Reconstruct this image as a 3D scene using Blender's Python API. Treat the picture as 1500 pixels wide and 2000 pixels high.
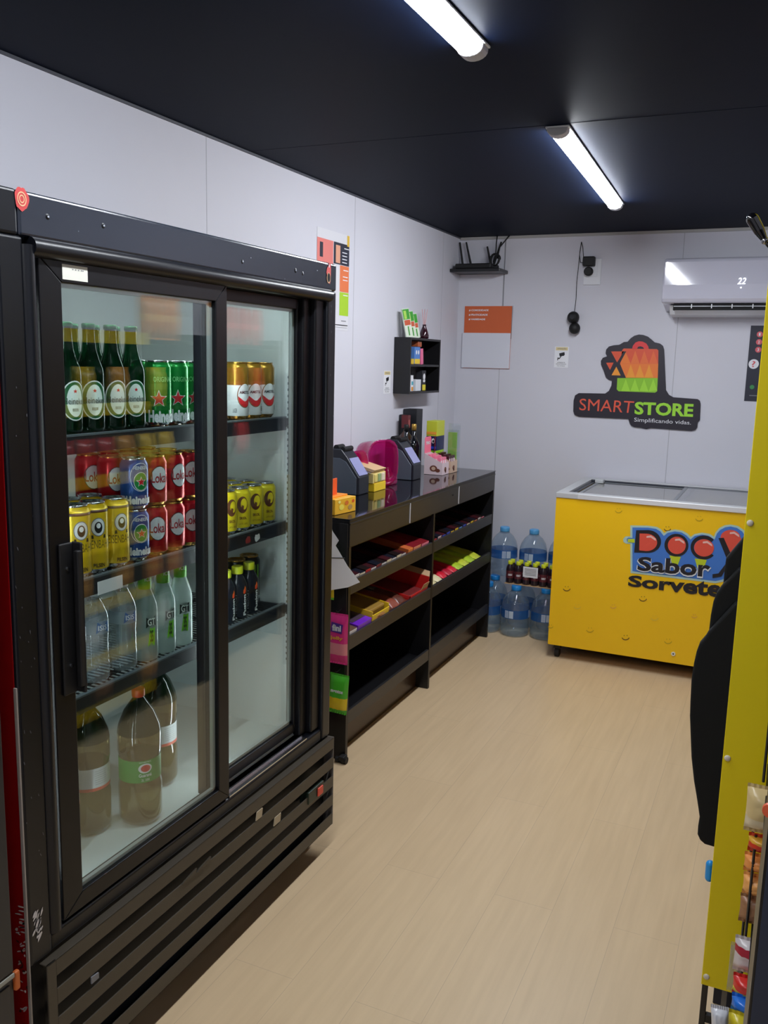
import bpy, math, random
from mathutils import Vector, Matrix
random.seed(7)
for _o in list(bpy.data.objects): bpy.data.objects.remove(_o)
SC = bpy.context.scene
COL = SC.collection
# ------------------------------------------------------------------ camera
FPX, YAW, PITCH, ROLL = 1720.3, 0.4236, 0.1689, 0.0254
CAM = Vector((1.9379, 0.0, 1.6))
_f = Vector((-math.sin(YAW)*math.cos(PITCH), math.cos(YAW)*math.cos(PITCH), -math.sin(PITCH)))
_r = Vector((math.cos(YAW), math.sin(YAW), 0)); _u = _r.cross(_f)
CR = _r*math.cos(ROLL)+_u*math.sin(ROLL); CU = -_r*math.sin(ROLL)+_u*math.cos(ROLL); CF = _f
cam = bpy.data.cameras.new('camera'); camo = bpy.data.objects.new('camera', cam); COL.objects.link(camo)
m3 = Matrix((CR, CU, -CF)).transposed()
camo.matrix_world = Matrix.Translation(CAM) @ m3.to_4x4()
cam.sensor_fit = 'VERTICAL'; cam.sensor_height = 36.0; cam.lens = FPX/2000*36.0
cam.clip_start = 0.02; cam.clip_end = 50
SC.camera = camo
def at(u, v, ax, val):
    "point of the plane ax=val seen at pixel (u,v) of the photograph (for measuring flat artwork)"
    d = CR*((u-750)/FPX) - CU*((v-1000)/FPX) + CF
    i = 'xyz'.index(ax); t = (val-CAM[i])/d[i]
    return CAM + d*t
# ------------------------------------------------------------------ light and exposure
SC.view_settings.view_transform = 'Standard'; SC.view_settings.look = 'None'
SC.view_settings.gamma = 1; SC.view_settings.use_curve_mapping = False
SC.view_settings.exposure = 0.0
LAMP_STRENGTH = 72.0
LAMP_COLOR = (0.90, 0.94, 1.0)
W = bpy.data.worlds.new('world'); SC.world = W; W.use_nodes = True
W.node_tree.nodes['Background'].inputs[0].default_value = (0.75, 0.8, 0.9, 1)
W.node_tree.nodes['Background'].inputs[1].default_value = 0.25
XW, XR, YB, YN, H, CT = -0.036, 2.33, 5.45, -2.2, 2.383, 0.996

# ------------------------------------------------------------------ materials
def lin(c):
    r = []
    for x in c[:3]:
        x = x/255.0
        r.append(x/12.92 if x <= 0.04045 else ((x+0.055)/1.055)**2.4)
    return (*r, 1.0)
_M = {}
def mat(name, c=(200,200,200), rough=0.5, metal=0.0, spec=0.5, coat=0.0, em=None, es=0.0, noise=0.0, nscale=30.0, bump=0.0, sub=0.0):
    if name in _M: return _M[name]
    m = bpy.data.materials.new(name); m.use_nodes = True; _M[name] = m
    nt = m.node_tree; b = nt.nodes['Principled BSDF']
    b.inputs['Base Color'].default_value = lin(c); b.inputs['Roughness'].default_value = rough
    b.inputs['Metallic'].default_value = metal; b.inputs['Specular IOR Level'].default_value = spec
    b.inputs['Coat Weight'].default_value = coat; b.inputs['Coat Roughness'].default_value = 0.05
    if em: b.inputs['Emission Color'].default_value = (*em, 1); b.inputs['Emission Strength'].default_value = es
    if noise or bump:
        tc = nt.nodes.new('ShaderNodeTexCoord'); n = nt.nodes.new('ShaderNodeTexNoise')
        n.inputs['Scale'].default_value = nscale; n.inputs['Detail'].default_value = 4
        nt.links.new(tc.outputs['Object'], n.inputs['Vector'])
        if noise:
            mx = nt.nodes.new('ShaderNodeMix'); mx.data_type = 'RGBA'
            l = lin(c); mx.inputs[6].default_value = tuple(x*(1-noise) for x in l[:3])+(1,); mx.inputs[7].default_value = tuple(min(1,x*(1+noise)) for x in l[:3])+(1,)
            nt.links.new(n.outputs['Fac'], mx.inputs[0]); nt.links.new(mx.outputs[2], b.inputs['Base Color'])
        if bump:
            bp = nt.nodes.new('ShaderNodeBump'); bp.inputs['Strength'].default_value = bump; bp.inputs['Distance'].default_value = 0.01
            nt.links.new(n.outputs['Fac'], bp.inputs['Height']); nt.links.new(bp.outputs[0], b.inputs['Normal'])
    return m
def clear(name, tint=(0.95,0.98,0.97), ior=1.5, rough=0.02, body=None, bodyw=0.0, boost=1.0):
    "thin clear sheet: transparent, with a Fresnel mirror on each surface and optionally a share of pigment"
    if name in _M: return _M[name]
    m = bpy.data.materials.new(name); m.use_nodes = True; _M[name] = m
    nt = m.node_tree; nt.nodes.clear(); N = nt.nodes.new; L = nt.links.new
    out = N('ShaderNodeOutputMaterial'); tr = N('ShaderNodeBsdfTransparent'); tr.inputs[0].default_value = (*tint, 1)
    gl = N('ShaderNodeBsdfGlossy'); gl.inputs['Roughness'].default_value = rough
    geo = N('ShaderNodeNewGeometry'); mx = N('ShaderNodeMix'); mx.data_type = 'FLOAT'
    mx.inputs[2].default_value = ior; mx.inputs[3].default_value = 1/ior; L(geo.outputs['Backfacing'], mx.inputs[0])
    fr = N('ShaderNodeFresnel'); L(mx.outputs[0], fr.inputs['IOR'])
    mu = N('ShaderNodeMath'); mu.operation = 'MULTIPLY'; mu.use_clamp = True; mu.inputs[1].default_value = boost; L(fr.outputs[0], mu.inputs[0])
    base = tr.outputs[0]
    if body:
        df = N('ShaderNodeBsdfDiffuse'); df.inputs[0].default_value = lin(body); tl = N('ShaderNodeBsdfTranslucent'); tl.inputs[0].default_value = lin(body)
        a = N('ShaderNodeMixShader'); a.inputs[0].default_value = 0.5; L(df.outputs[0], a.inputs[1]); L(tl.outputs[0], a.inputs[2])
        b2 = N('ShaderNodeMixShader'); b2.inputs[0].default_value = bodyw; L(tr.outputs[0], b2.inputs[1]); L(a.outputs[0], b2.inputs[2]); base = b2.outputs[0]
    ms = N('ShaderNodeMixShader'); L(mu.outputs[0], ms.inputs[0]); L(base, ms.inputs[1]); L(gl.outputs[0], ms.inputs[2]); L(ms.outputs[0], out.inputs[0])
    return m
def floor_mat():
    m = bpy.data.materials.new('wood_vinyl'); m.use_nodes = True; nt = m.node_tree; N = nt.nodes.new; L = nt.links.new
    b = nt.nodes['Principled BSDF']; b.inputs['Roughness'].default_value = 0.42; b.inputs['Specular IOR Level'].default_value = 0.4
    tc = N('ShaderNodeTexCoord'); mp = N('ShaderNodeMapping'); mp.inputs['Rotation'].default_value[2] = math.pi/2
    L(tc.outputs['Object'], mp.inputs[0])
    br = N('ShaderNodeTexBrick'); br.inputs['Scale'].default_value = 1.0; br.inputs['Brick Width'].default_value = 1.2; br.inputs['Row Height'].default_value = 0.18
    br.inputs['Mortar Size'].default_value = 0.0008; br.inputs['Color1'].default_value = lin((213,187,150)); br.inputs['Color2'].default_value = lin((210,184,147)); br.inputs['Mortar'].default_value = lin((190,166,136))
    L(mp.outputs[0], br.inputs['Vector'])
    m2 = N('ShaderNodeMapping'); m2.inputs['Scale'].default_value = (14, 0.9, 1); L(tc.outputs['Object'], m2.inputs[0])
    n = N('ShaderNodeTexNoise'); n.inputs['Scale'].default_value = 3; n.inputs['Detail'].default_value = 6; L(m2.outputs[0], n.inputs['Vector'])
    cr = N('ShaderNodeValToRGB'); cr.color_ramp.elements[0].color = (0.80,0.78,0.76,1); cr.color_ramp.elements[0].position = 0.25; cr.color_ramp.elements[1].color = (1,1,1,1); cr.color_ramp.elements[1].position = 0.75
    L(n.outputs['Fac'], cr.inputs[0])
    mx = N('ShaderNodeMix'); mx.data_type = 'RGBA'; mx.blend_type = 'MULTIPLY'; mx.inputs[0].default_value = 0.6
    L(br.outputs['Color'], mx.inputs[6]); L(cr.outputs[0], mx.inputs[7]); L(mx.outputs[2], b.inputs['Base Color'])
    return m

BLACK = mat('black_steel', (17,18,21), 0.35, 0, 0.5)
FRAME = mat('fridge_frame_paint', (15,17,23), 0.32, 0, 0.45, noise=0.12, nscale=6, bump=0.05)
DOORF = mat('door_frame_plastic', (13,13,17), 0.34, 0, 0.35)
GRILLE = mat('grille_floor_reflect', (62,56,47), 0.42, 0, 0.5)  # brown of the reflected floor is put into the grille colour
RUBBER = mat('rubber_black', (10,10,12), 0.6)
DARK = mat('dark_gap', (6,6,8), 0.8)
MDF = mat('black_laminate', (16,16,19), 0.38, 0, 0.5)
MDFTOP = mat('black_gloss_top', (12,14,20), 0.06, 0, 0.7)
WHITE = mat('white_plastic', (225,227,232), 0.35)
ALU = mat('aluminium', (205,208,214), 0.22, 1.0)
CHROME = mat('can_aluminium', (215,215,218), 0.18, 1.0)
GOLDM = mat('gold_metal', (200,150,70), 0.25, 0.9)
LINER = mat('fridge_liner', (214,221,220), 0.45)
PAPER = mat('white_paper', (232,233,238), 0.6)
INK = mat('black_ink', (20,20,24), 0.5)
GREYINK = mat('grey_ink', (120,122,128), 0.5)
GLASS = clear('door_glass', (0.955,0.98,0.972), 1.52, 0.005)

# ------------------------------------------------------------------ mesh helpers
_TC = {}
def text_geo(s, bold=0.0):
    k = (s, bold)
    if k in _TC: return _TC[k]
    cu = bpy.data.curves.new('t', 'FONT'); cu.body = s; cu.size = 1; cu.offset = bold; cu.resolution_u = 3
    ob = bpy.data.objects.new('t', cu); COL.objects.link(ob)
    dg = bpy.context.evaluated_depsgraph_get()
    me = bpy.data.meshes.new_from_object(ob.evaluated_get(dg))
    vs = [(v.co.x, v.co.y) for v in me.vertices]; fs = [tuple(p.vertices) for p in me.polygons]
    x0 = min(v[0] for v in vs); x1 = max(v[0] for v in vs); y0 = min(v[1] for v in vs); y1 = max(v[1] for v in vs)
    vs = [((x-x0)/(x1-x0), (y-y0)/(y1-y0)) for x, y in vs]
    bpy.data.objects.remove(ob); bpy.data.curves.remove(cu); bpy.data.meshes.remove(me)
    _TC[k] = (vs, fs, (x1-x0)/(y1-y0)); return _TC[k]

class MB:
    def __init__(s): s.v=[]; s.f=[]; s.m=[]; s.sm=[]; s.mats=[]
    def mi(s, m):
        if m not in s.mats: s.mats.append(m)
        return s.mats.index(m)
    def add(s, vs, fs, m, smooth=False):
        o = len(s.v); s.v += [tuple(p) for p in vs]; k = s.mi(m)
        for f in fs: s.f.append(tuple(o+i for i in f)); s.m.append(k); s.sm.append(smooth)
        return s
    def box(s, x0, x1, y0, y1, z0, z1, m):
        return s.add([(x0,y0,z0),(x1,y0,z0),(x1,y1,z0),(x0,y1,z0),(x0,y0,z1),(x1,y0,z1),(x1,y1,z1),(x0,y1,z1)],
                     [(0,3,2,1),(4,5,6,7),(0,1,5,4),(1,2,6,5),(2,3,7,6),(3,0,4,7)], m)
    def poly(s, ps, m, smooth=False): return s.add(ps, [tuple(range(len(ps)))], m, smooth)
    def prism(s, ps, vec, m, smooth=False):
        n = len(ps); vec = Vector(vec); a = [Vector(p) for p in ps]; b = [p+vec for p in a]
        nrm = Vector((0,0,0))
        for i in range(n): nrm += a[i].cross(a[(i+1)%n])
        if nrm.dot(vec) < 0: a, b = b, a   # keep outward faces
        s.add(a+b, [tuple(reversed(range(n))), tuple(range(n, 2*n))]+[(i, (i+1)%n, n+(i+1)%n, n+i) for i in range(n)], m, smooth)
        return s
    def lathe(s, prof, m, c=(0,0,0), n=24, cap=True, smooth=True):
        "prof: [(r, z)] or [(r, z, mat)] bottom to top; the material of a segment is that of its lower point"
        cx, cy, cz = c; vs = []
        for p in prof:
            for i in range(n):
                a = 2*math.pi*i/n; vs.append((cx+p[0]*math.cos(a), cy+p[0]*math.sin(a), cz+p[1]))
        o = len(s.v); s.v += vs
        for j in range(len(prof)-1):
            mm = prof[j][2] if len(prof[j]) > 2 and prof[j][2] else m; k = s.mi(mm)
            for i in range(n):
                s.f.append((o+j*n+i, o+j*n+(i+1)%n, o+(j+1)*n+(i+1)%n, o+(j+1)*n+i)); s.m.append(k); s.sm.append(smooth)
        if cap:
            k = s.mi(prof[0][2] if len(prof[0])>2 and prof[0][2] else m); s.f.append(tuple(o+i for i in reversed(range(n)))); s.m.append(k); s.sm.append(False)
            k = s.mi(prof[-1][2] if len(prof[-1])>2 and prof[-1][2] else m); s.f.append(tuple(o+(len(prof)-1)*n+i for i in range(n))); s.m.append(k); s.sm.append(False)
        return s
    def cyl(s, a, b, r, m, n=12, r2=None, smooth=True):
        a = Vector(a); b = Vector(b); d = (b-a).normalized(); t = d.orthogonal().normalized(); w = d.cross(t); r2 = r if r2 is None else r2
        vs = [a+(t*math.cos(2*math.pi*i/n)+w*math.sin(2*math.pi*i/n))*r for i in range(n)]+[b+(t*math.cos(2*math.pi*i/n)+w*math.sin(2*math.pi*i/n))*r2 for i in range(n)]
        s.add(vs, [(i,(i+1)%n,n+(i+1)%n,n+i) for i in range(n)], m, smooth)
        s.add(vs[:n], [tuple(reversed(range(n)))], m); s.add(vs[n:], [tuple(range(n))], m); return s
    def tube(s, path, r, m, n=8):
        ps = [Vector(p) for p in path]; vs = []
        t = None
        for i, p in enumerate(ps):
            d = (ps[min(i+1,len(ps)-1)]-ps[max(i-1,0)]).normalized()
            t = d.orthogonal().normalized() if t is None else (t-d*t.dot(d)).normalized()
            w = d.cross(t)
            vs += [p+(t*math.cos(2*math.pi*k/n)+w*math.sin(2*math.pi*k/n))*r for k in range(n)]
        fs = [(j*n+k, j*n+(k+1)%n, (j+1)*n+(k+1)%n, (j+1)*n+k) for j in range(len(ps)-1) for k in range(n)]
        fs += [tuple(reversed(range(n))), tuple(range((len(ps)-1)*n, len(ps)*n))]
        return s.add(vs, fs, m, True)
    def sphere(s, c, r, m, n=16, sq=(1,1,1)):
        vs=[]; c=Vector(c)
        for j in range(1,n//2):
            ph=math.pi*j/(n//2)
            for i in range(n):
                a=2*math.pi*i/n; vs.append(c+Vector((math.sin(ph)*math.cos(a)*sq[0],math.sin(ph)*math.sin(a)*sq[1],math.cos(ph)*sq[2]))*r)
        R=n//2-1; vs.append(c+Vector((0,0,r*sq[2]))); vs.append(c-Vector((0,0,r*sq[2]))); T=len(vs)-2; B=T+1
        fs=[(j*n+i,(j+1)*n+i,(j+1)*n+(i+1)%n,j*n+(i+1)%n) for j in range(R-1) for i in range(n)]
        fs+=[(T,i,(i+1)%n) for i in range(n)]+[(B,(R-1)*n+(i+1)%n,(R-1)*n+i) for i in range(n)]
        return s.add(vs,fs,m,True)
    def text(s, t, fn, m, bold=0.0):
        "fn maps (a, b) in the unit square (a along the line, b up) to a point"
        vs, fs, asp = text_geo(t, bold)
        return s.add([fn(a, b) for a, b in vs], fs, m)
    def build(s, name, parent=None, org=None, bevel=0, seg=2, label=None, rnd=False):
        if org is None: org = Vector(parent.matrix_world.translation) if False else (Vector(ORG[parent.name]) if parent and parent.name in ORG else Vector((0,0,0)))
        org = Vector(org)
        me = bpy.data.meshes.new(name); me.from_pydata([Vector(p)-org for p in s.v], [], s.f)
        for mt in s.mats: me.materials.append(mt)
        for i, p in enumerate(me.polygons): p.material_index = s.m[i]; p.use_smooth = s.sm[i]
        me.update()
        o = bpy.data.objects.new(name, me); COL.objects.link(o)
        if parent: o.parent = parent; ORG[o.name] = tuple(org)
        else: o.location = org; ORG[o.name] = tuple(org)
        if bevel:
            b = o.modifiers.new('bevel', 'BEVEL'); b.width = bevel; b.segments = seg; b.limit_method = 'ANGLE'; b.angle_limit = math.radians(40)
            b.harden_normals = False
        if label: o['label'] = label
        return o
ORG = {}
def tag(o, label, cat, group=None, kind=None):
    if label: o['label'] = label
    if cat: o['category'] = cat
    if group: o['group'] = group
    if kind: o['kind'] = kind
    return o
def thing(name, label, cat, loc=(0,0,0), group=None):
    o = bpy.data.objects.new(name, None); COL.objects.link(o); o.location = loc; o.empty_display_size = 0.05
    ORG[o.name] = tuple(loc); return tag(o, label, cat, group)
def struct(mb, name, org=(0,0,0), bevel=0):
    o = mb.build(name, None, org, bevel); o['kind'] = 'structure'; return o
def dup(root, loc, rz=0, label=None, scale=None, group=None):
    r = root.copy(); COL.objects.link(r); r.location = loc; r.rotation_euler = (0,0,rz)
    if scale: r.scale = scale
    if label: r['label'] = label
    if group: r['group'] = group
    for ch in list(root.children):
        c = ch.copy(); COL.objects.link(c); c.parent = r
        for g in ch.children:
            d = g.copy(); COL.objects.link(d); d.parent = c
    return r
def place(root, used, loc, rz=0, label=None, group=None, scale=None):
    "first use moves the prototype itself, later ones copy it"
    if not used:
        used.append(1); root.location = loc; root.rotation_euler = (0,0,rz)
        if label: root['label'] = label
        if group: root['group'] = group
        if scale: root.scale = scale
        return root
    return dup(root, loc, rz, label, scale, group)
def wrap(r, a0, z0, w, h):
    "unit square onto a cylinder of radius r about the z axis, centred on angle a0"
    return lambda a, b: (r*math.cos(a0+(a-0.5)*w/r), r*math.sin(a0+(a-0.5)*w/r), z0+b*h)
def plane_map(p0, p1, p2):
    p0, p1, p2 = Vector(p0), Vector(p1), Vector(p2)
    return lambda a, b: p0+(p1-p0)*a+(p2-p0)*b
def pxq(q, ax, val, off=0):
    "unit square onto the quad bl, br, tr, tl measured in the photograph on plane ax=val"
    bl, br, tr, tl = [Vector((p[0], p[1])) for p in q]
    def fn(a, b):
        p = (bl*(1-a)+br*a)*(1-b)+(tl*(1-a)+tr*a)*b
        return at(p.x, p.y, ax, val)
    return fn
def wrap_poly(mb, pts, r, m, sub=1):
    "filled polygon given as (angle offset metres s, z); star-shaped about its centre"
    cx = sum(p[0] for p in pts)/len(pts); cz = sum(p[1] for p in pts)/len(pts)
    P = lambda s, z: (r*math.cos(s/r), r*math.sin(s/r), z)
    vs = [P(cx, cz)]; n = len(pts); K = 5
    for k in range(1, K+1): vs += [P(cx+(p[0]-cx)*k/K, cz+(p[1]-cz)*k/K) for p in pts]
    fs = [(0, 1+i, 1+(i+1)%n) for i in range(n)]
    for k in range(K-1): fs += [(1+k*n+i, 1+(k+1)*n+i, 1+(k+1)*n+(i+1)%n, 1+k*n+(i+1)%n) for i in range(n)]
    mb.add(vs, fs, m)
def disc(cx, cz, rx, rz=None, n=20, a0=0): 
    rz = rz or rx; return [(cx+rx*math.cos(a0+2*math.pi*i/n), cz+rz*math.sin(a0+2*math.pi*i/n)) for i in range(n)]
def star(cx, cz, r, rot=math.pi/2):
    return [(cx+(r if i%2==0 else r*0.42)*math.cos(rot+math.pi*i/5), cz+(r if i%2==0 else r*0.42)*math.sin(rot+math.pi*i/5)) for i in range(10)]
def Q(pts, ox, oy, s): return [(ox+x/s, oy+y/s) for x, y in pts]
def decal(mb, pts, ax, val, m): mb.poly([at(u, v, ax, val) for u, v in pts], m)
def ring_decal(mb, outer, inner, ax, val, m):
    n = len(outer); a = [at(u,v,ax,val) for u,v in outer]; b = [at(u,v,ax,val) for u,v in inner]
    mb.add(a+b, [(i,(i+1)%n,n+(i+1)%n,n+i) for i in range(n)], m)
def bag(mb, w, h, t, m, m2=None, band=None, crimp=0.008, n=12, seed=0, lean=0.0, fin=None):
    "sealed pillow pack standing on its lower seam: width along x, height along z, facing -y"
    rd = random.Random(seed); fin = fin or m
    for side in (-1, 1):
        vs = []; 
        for j in range(n+1):
            for i in range(n+1):
                a = i/n*2-1; b = j/n*2-1
                d = max(0,(1-abs(a)**3.2))*max(0,(1-abs(b)**3.0))
                d = d**0.55
                y = side*(t/2*d + (rd.uniform(-1,1)*0.0022 if 0<i<n and 0<j<n else 0))
                xx = a*w/2*(1-0.03*(1-b*b)); vs.append((xx, y, crimp+(b+1)/2*(h-2*crimp)))
        for j in range(n):
            c = m
            if m2 and band and band[0] <= (j+0.5)/n <= band[1]: c = m2
            fs = [(j*(n+1)+i, j*(n+1)+i+1, (j+1)*(n+1)+i+1, (j+1)*(n+1)+i) for i in range(n)]
            if side == 1: fs = [tuple(reversed(f)) for f in fs]
            mb.add(vs, fs, c, True) if j == 0 else _addf(mb, len(vs), fs, c)
    for z0, z1 in ((0, crimp), (h-crimp, h)):
        k = 16
        vs = []
        for i in range(k+1):
            x = -w/2+w*i/k; y = 0.0008*(1 if i%2 else -1)
            vs += [(x,y,z0),(x,y,z1)]
        mb.add(vs, [(2*i,2*i+2,2*i+3,2*i+1) for i in range(k)], fin)
    return mb
def _addf(mb, nv, fs, m):
    o = len(mb.v)-nv; k = mb.mi(m)
    for f in fs: mb.f.append(tuple(o+i for i in f)); mb.m.append(k); mb.sm.append(True)

# ================================================================== the room
WALLM = mat('wall_panel_paint', (209,209,218), 0.55, 0, 0.35, noise=0.02, nscale=3)
CEILM = mat('ceiling_paint', (9,18,37), 0.55, 0, 0.05, noise=0.08, nscale=2.5, bump=0.03)
SEAM = mat('panel_seam', (176,176,184), 0.6)
struct(MB().box(XW-0.1, XR+0.1, YN-0.1, YB+0.1, -0.08, 0, floor_mat()), 'floor')
struct(MB().box(XW-0.1, XR+0.1, YN-0.1, YB+0.1, H, H+0.08, CEILM).box(XW, XR, 3.018, 3.021, H-0.0006, H, CEILM), 'ceiling')
b = MB().box(XW-0.1, XW, YN-0.1, YB+0.1, 0, H, WALLM)
for y in (0.35, 1.55, 2.75, 3.95, 5.15): b.box(XW, XW+0.0006, y, y+0.003, 0, H, SEAM)
struct(b, 'wall_left')
b = MB().box(XW, XR, YB, YB+0.1, 0, H, WALLM)
for x in (0.255, 1.315): b.box(x, x+0.004, YB-0.0008, YB, 0, H, SEAM)
struct(b, 'wall_back')
struct(MB().box(XR, XR+0.1, YN-0.1, YB+0.1, 0, H, WALLM), 'wall_right')
struct(MB().box(XW, XR, YN-0.1, YN, 0, H, WALLM), 'wall_front')
b = MB().box(XW, XR, YB-0.016, YB-0.0005, H-0.016, H-0.0005, mat('trim_grey', (170,168,165), 0.5)); struct(b, 'trim_1')
b = MB().box(XW+0.0005, XW+0.008, YN, YB-0.02, H-0.008, H-0.0005, mat('trim_dark', (70,72,80), 0.5)); struct(b, 'trim_2')

# ------------------------------------------------------------------ ceiling lamps
def lamp(name, label, p0, p1, k=1.0):
    p0 = Vector(p0); p1 = Vector(p1); L = (p1-p0).length; c = (p0+p1)/2
    t = thing(name, label, 'ceiling light', (c.x, c.y, H-0.0005), group='linear ceiling lights')
    em = mat('lamp_diffuser_%d' % (k*100), (250,250,255), 0.4, em=LAMP_COLOR, es=LAMP_STRENGTH*k)
    bs = MB(); bs.box(-0.040, 0.040, -L/2, L/2, -0.006, 0, WHITE); bs.build('base_plate', t, (0,0,0), 0.002)
    def prof(w, h, n=10): return [(-w*math.cos(math.pi*i/n), -0.006-h*math.sin(math.pi*i/n)**0.8) for i in range(n+1)]
    d = MB(); pf = prof(0.032, 0.024); y0, y1 = -L/2+0.045, L/2-0.045
    n = len(pf); vs = [(x, y0, z) for x, z in pf]+[(x, y1, z) for x, z in pf]
    d.add(vs, [(i, n+i, n+i+1, i+1) for i in range(n-1)]+[tuple(range(n)), tuple(reversed(range(n, 2*n)))], em, True); d.build('diffuser', t, (0,0,0))
    pf = prof(0.0355, 0.027)
    for ya, yb in ((-L/2, y0), (y1, L/2)):
        e = MB(); e.prism([(x, ya, z) for x, z in pf], (0, yb-ya, 0), mat('lamp_end_cap', (190,190,196), 0.4)); e.build('end_cap', t, (0,0,0), 0.003)
    t.rotation_euler = (0, 0, -math.atan2(p1.x-p0.x, p1.y-p0.y))
    return t
lamp('ceiling_light', 'lit white linear lamp on the dark ceiling above the cooler, nearer of two in view', (1.138, 0.76, 0), (1.143, 2.25, 0))
lamp('ceiling_light', 'lit white linear lamp on the dark ceiling near the back wall', (1.163, 3.03, 0), (1.092, 4.52, 0), 1.65)
lamp('ceiling_light', 'added unseen white linear lamp on the dark ceiling behind the viewer', (1.15, -1.5, 0), (1.15, -0.02, 0), 0.9)  # third lamp, out of view, added to light the freezer front and rack

# ------------------------------------------------------------------ poster on the left wall
t = thing('wall_poster', 'tall price poster with orange and green blocks on the left wall above the cooler corner', 'poster', (XW, 3.73, 1.96))
y0, y1, z0, z1 = 3.575, 3.893, 1.742, 2.186
b = MB(); b.box(XW+0.0003, XW+0.0013, y0, y1, z0, z1, mat('poster_paper', (216,216,222), 0.5))
X = XW+0.0018
def rc(b, ya, yb, za, zb, m, dx=0.0): b.poly([(X+dx,ya,za),(X+dx,yb,za),(X+dx,yb,zb),(X+dx,ya,zb)], m)
ORG_ = mat('print_orange', (226,120,72), 0.5); PNK = mat('print_salmon', (226,128,120), 0.5); GRN = mat('print_lime', (165,205,45), 0.5); NAV = mat('print_navy', (38,40,56), 0.5)
rc(b, y0, 3.73, 2.00, 2.142, PNK); rc(b, 3.60, 3.63, 2.06, 2.125, NAV, .0004); rc(b, 3.735, y1, 2.044, 2.142, NAV); rc(b, 3.755, 3.80, 2.05, 2.13, mat('print_skin', (222,160,130), 0.5), .0004)
rc(b, 3.80, y1, 1.922, 2.042, ORG_); rc(b, 3.80, y1, 1.812, 1.920, GRN)
rc(b, 3.87, y1, 2.135, 2.185, mat('print_gold', (220,180,60), 0.5), .0004)
b2 = b
for i, (ya, za) in enumerate(((3.84,2.12),(3.82,2.10),(3.82,2.085),(3.82,2.07),(3.82,2.055),(3.835,2.02),(3.83,1.99),(3.83,1.975),(3.835,1.905))):
    rc(b, ya, ya+0.05, za, za+0.004, PAPER, .0006)
rc(b, 3.70, 3.888, 1.765, 1.769, INK, .0002); rc(b, 3.70, 3.885, 1.755, 1.7565, GREYINK, .0002); rc(b, 3.82, 3.87, 1.785, 1.789, GREYINK, .0002)
b.build('poster_sheet', t); 

# ------------------------------------------------------------------ camera notices (left wall, back wall)
def camera_icon(b, fn, m):
    b.poly([fn(*p) for p in ((.30,.72),(.72,.80),(.76,.66),(.70,.58),(.36,.54))], m)
    b.poly([fn(*p) for p in ((.44,.56),(.52,.57),(.36,.38),(.26,.40),(.24,.30),(.18,.30),(.20,.48),(.34,.45))], m)
for nm, lab, fn, k in (
    ('camera_notice', 'small white camera warning sign on the left wall beside the black box shelf', plane_map((XW+0.0004,4.326,1.431),(XW+0.0004,4.418,1.431),(XW+0.0004,4.326,1.553)), (1,0,0)),
    ('camera_notice', 'small white camera warning sign on the back wall left of the store logo', plane_map((0.606,YB-0.0004,1.592),(0.693,YB-0.0004,1.592),(0.606,YB-0.0004,1.719)), (0,-1,0))):
    b = MB(); k = Vector(k); b.prism([fn(0,0),fn(1,0),fn(1,1),fn(0,1)], k*0.0012, PAPER)
    F = lambda a, c, fn=fn, k=k: fn(a, c)+k*0.0016
    b.poly([F(.08,.82),F(.92,.82),F(.92,.97),F(.08,.97)], mat('notice_yellow', (222,205,150), 0.5))
    b.text('ATENÇÃO', lambda a, c: F(.18+.64*a, .85+.09*c)+k*.0003, GREYINK, 0.02)
    camera_icon(b, lambda a, c: F(.05+.9*a, .10+.8*c), INK)
    b.text('AMBIENTE', lambda a, c: F(.22+.56*a, .215+.05*c), INK)
    b.text('MONITORADO', lambda a, c: F(.14+.72*a, .14+.05*c), INK)
    b.text('POR CÂMERAS', lambda a, c: F(.22+.56*a, .06+.05*c), INK)
    tag(b.build(nm, None, fn(.5,.5)), lab, 'sign')

# ------------------------------------------------------------------ router shelf, router, cables
b = MB(); b.box(XW+.001, 0.285, 5.27, YB-.001, 2.156, 2.176, BLACK)
tag(b.build('corner_shelf', None, (0.12,5.36,2.156), 0.003), 'small black floating shelf in the back left corner under the ceiling', 'shelf')
t = thing('wifi_router', 'black wifi router with upright antennas on the small corner shelf', 'router', (0.09,5.35,2.177))
b = MB(); b.prism([(-0.005,5.28,2.177),(0.225,5.28,2.177),(0.235,5.42,2.177),(-0.015,5.42,2.177)], (0,0,0.03), RUBBER); b.build('housing', t, None, 0.006)
for i, ((x,z),(x2,z2)) in enumerate((((0.0,2.205),(-0.026,2.35)),((0.055,2.205),(0.016,2.35)),((0.185,2.205),(0.155,2.32)),((0.20,2.205),(0.245,2.345)))):
    b = MB(); b.cyl((x,5.41,z),(x2,5.41,z2),0.0075,RUBBER,10,0.0055); b.build('antenna', t)
b = MB()
rd = random.Random(3)
for k in range(4):
    path = []
    for i in range(26):
        a = i/25*math.pi*2*1.6+k; path.append((0.232+0.034*math.cos(a)*(1-.1*k), 5.34+0.015*math.sin(a*0.7+k), 2.232+0.036*math.sin(a)))
    b.tube(path, 0.0028, RUBBER, 6)
b.tube([(0.215,5.36,2.22),(0.225,5.37,2.28),(0.222,5.38,2.33),(0.22,5.40,H-.001)], 0.004, RUBBER, 6)
b.tube([(0.24,5.36,2.24),(0.25,5.37,2.31),(0.28,5.40,2.36),(0.295,5.41,H-.001)], 0.004, RUBBER, 6)
tag(b.build('cable_bundle', None, (0.23,5.36,2.19)), 'coiled black cables beside the router running up to the ceiling', 'cable')
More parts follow.
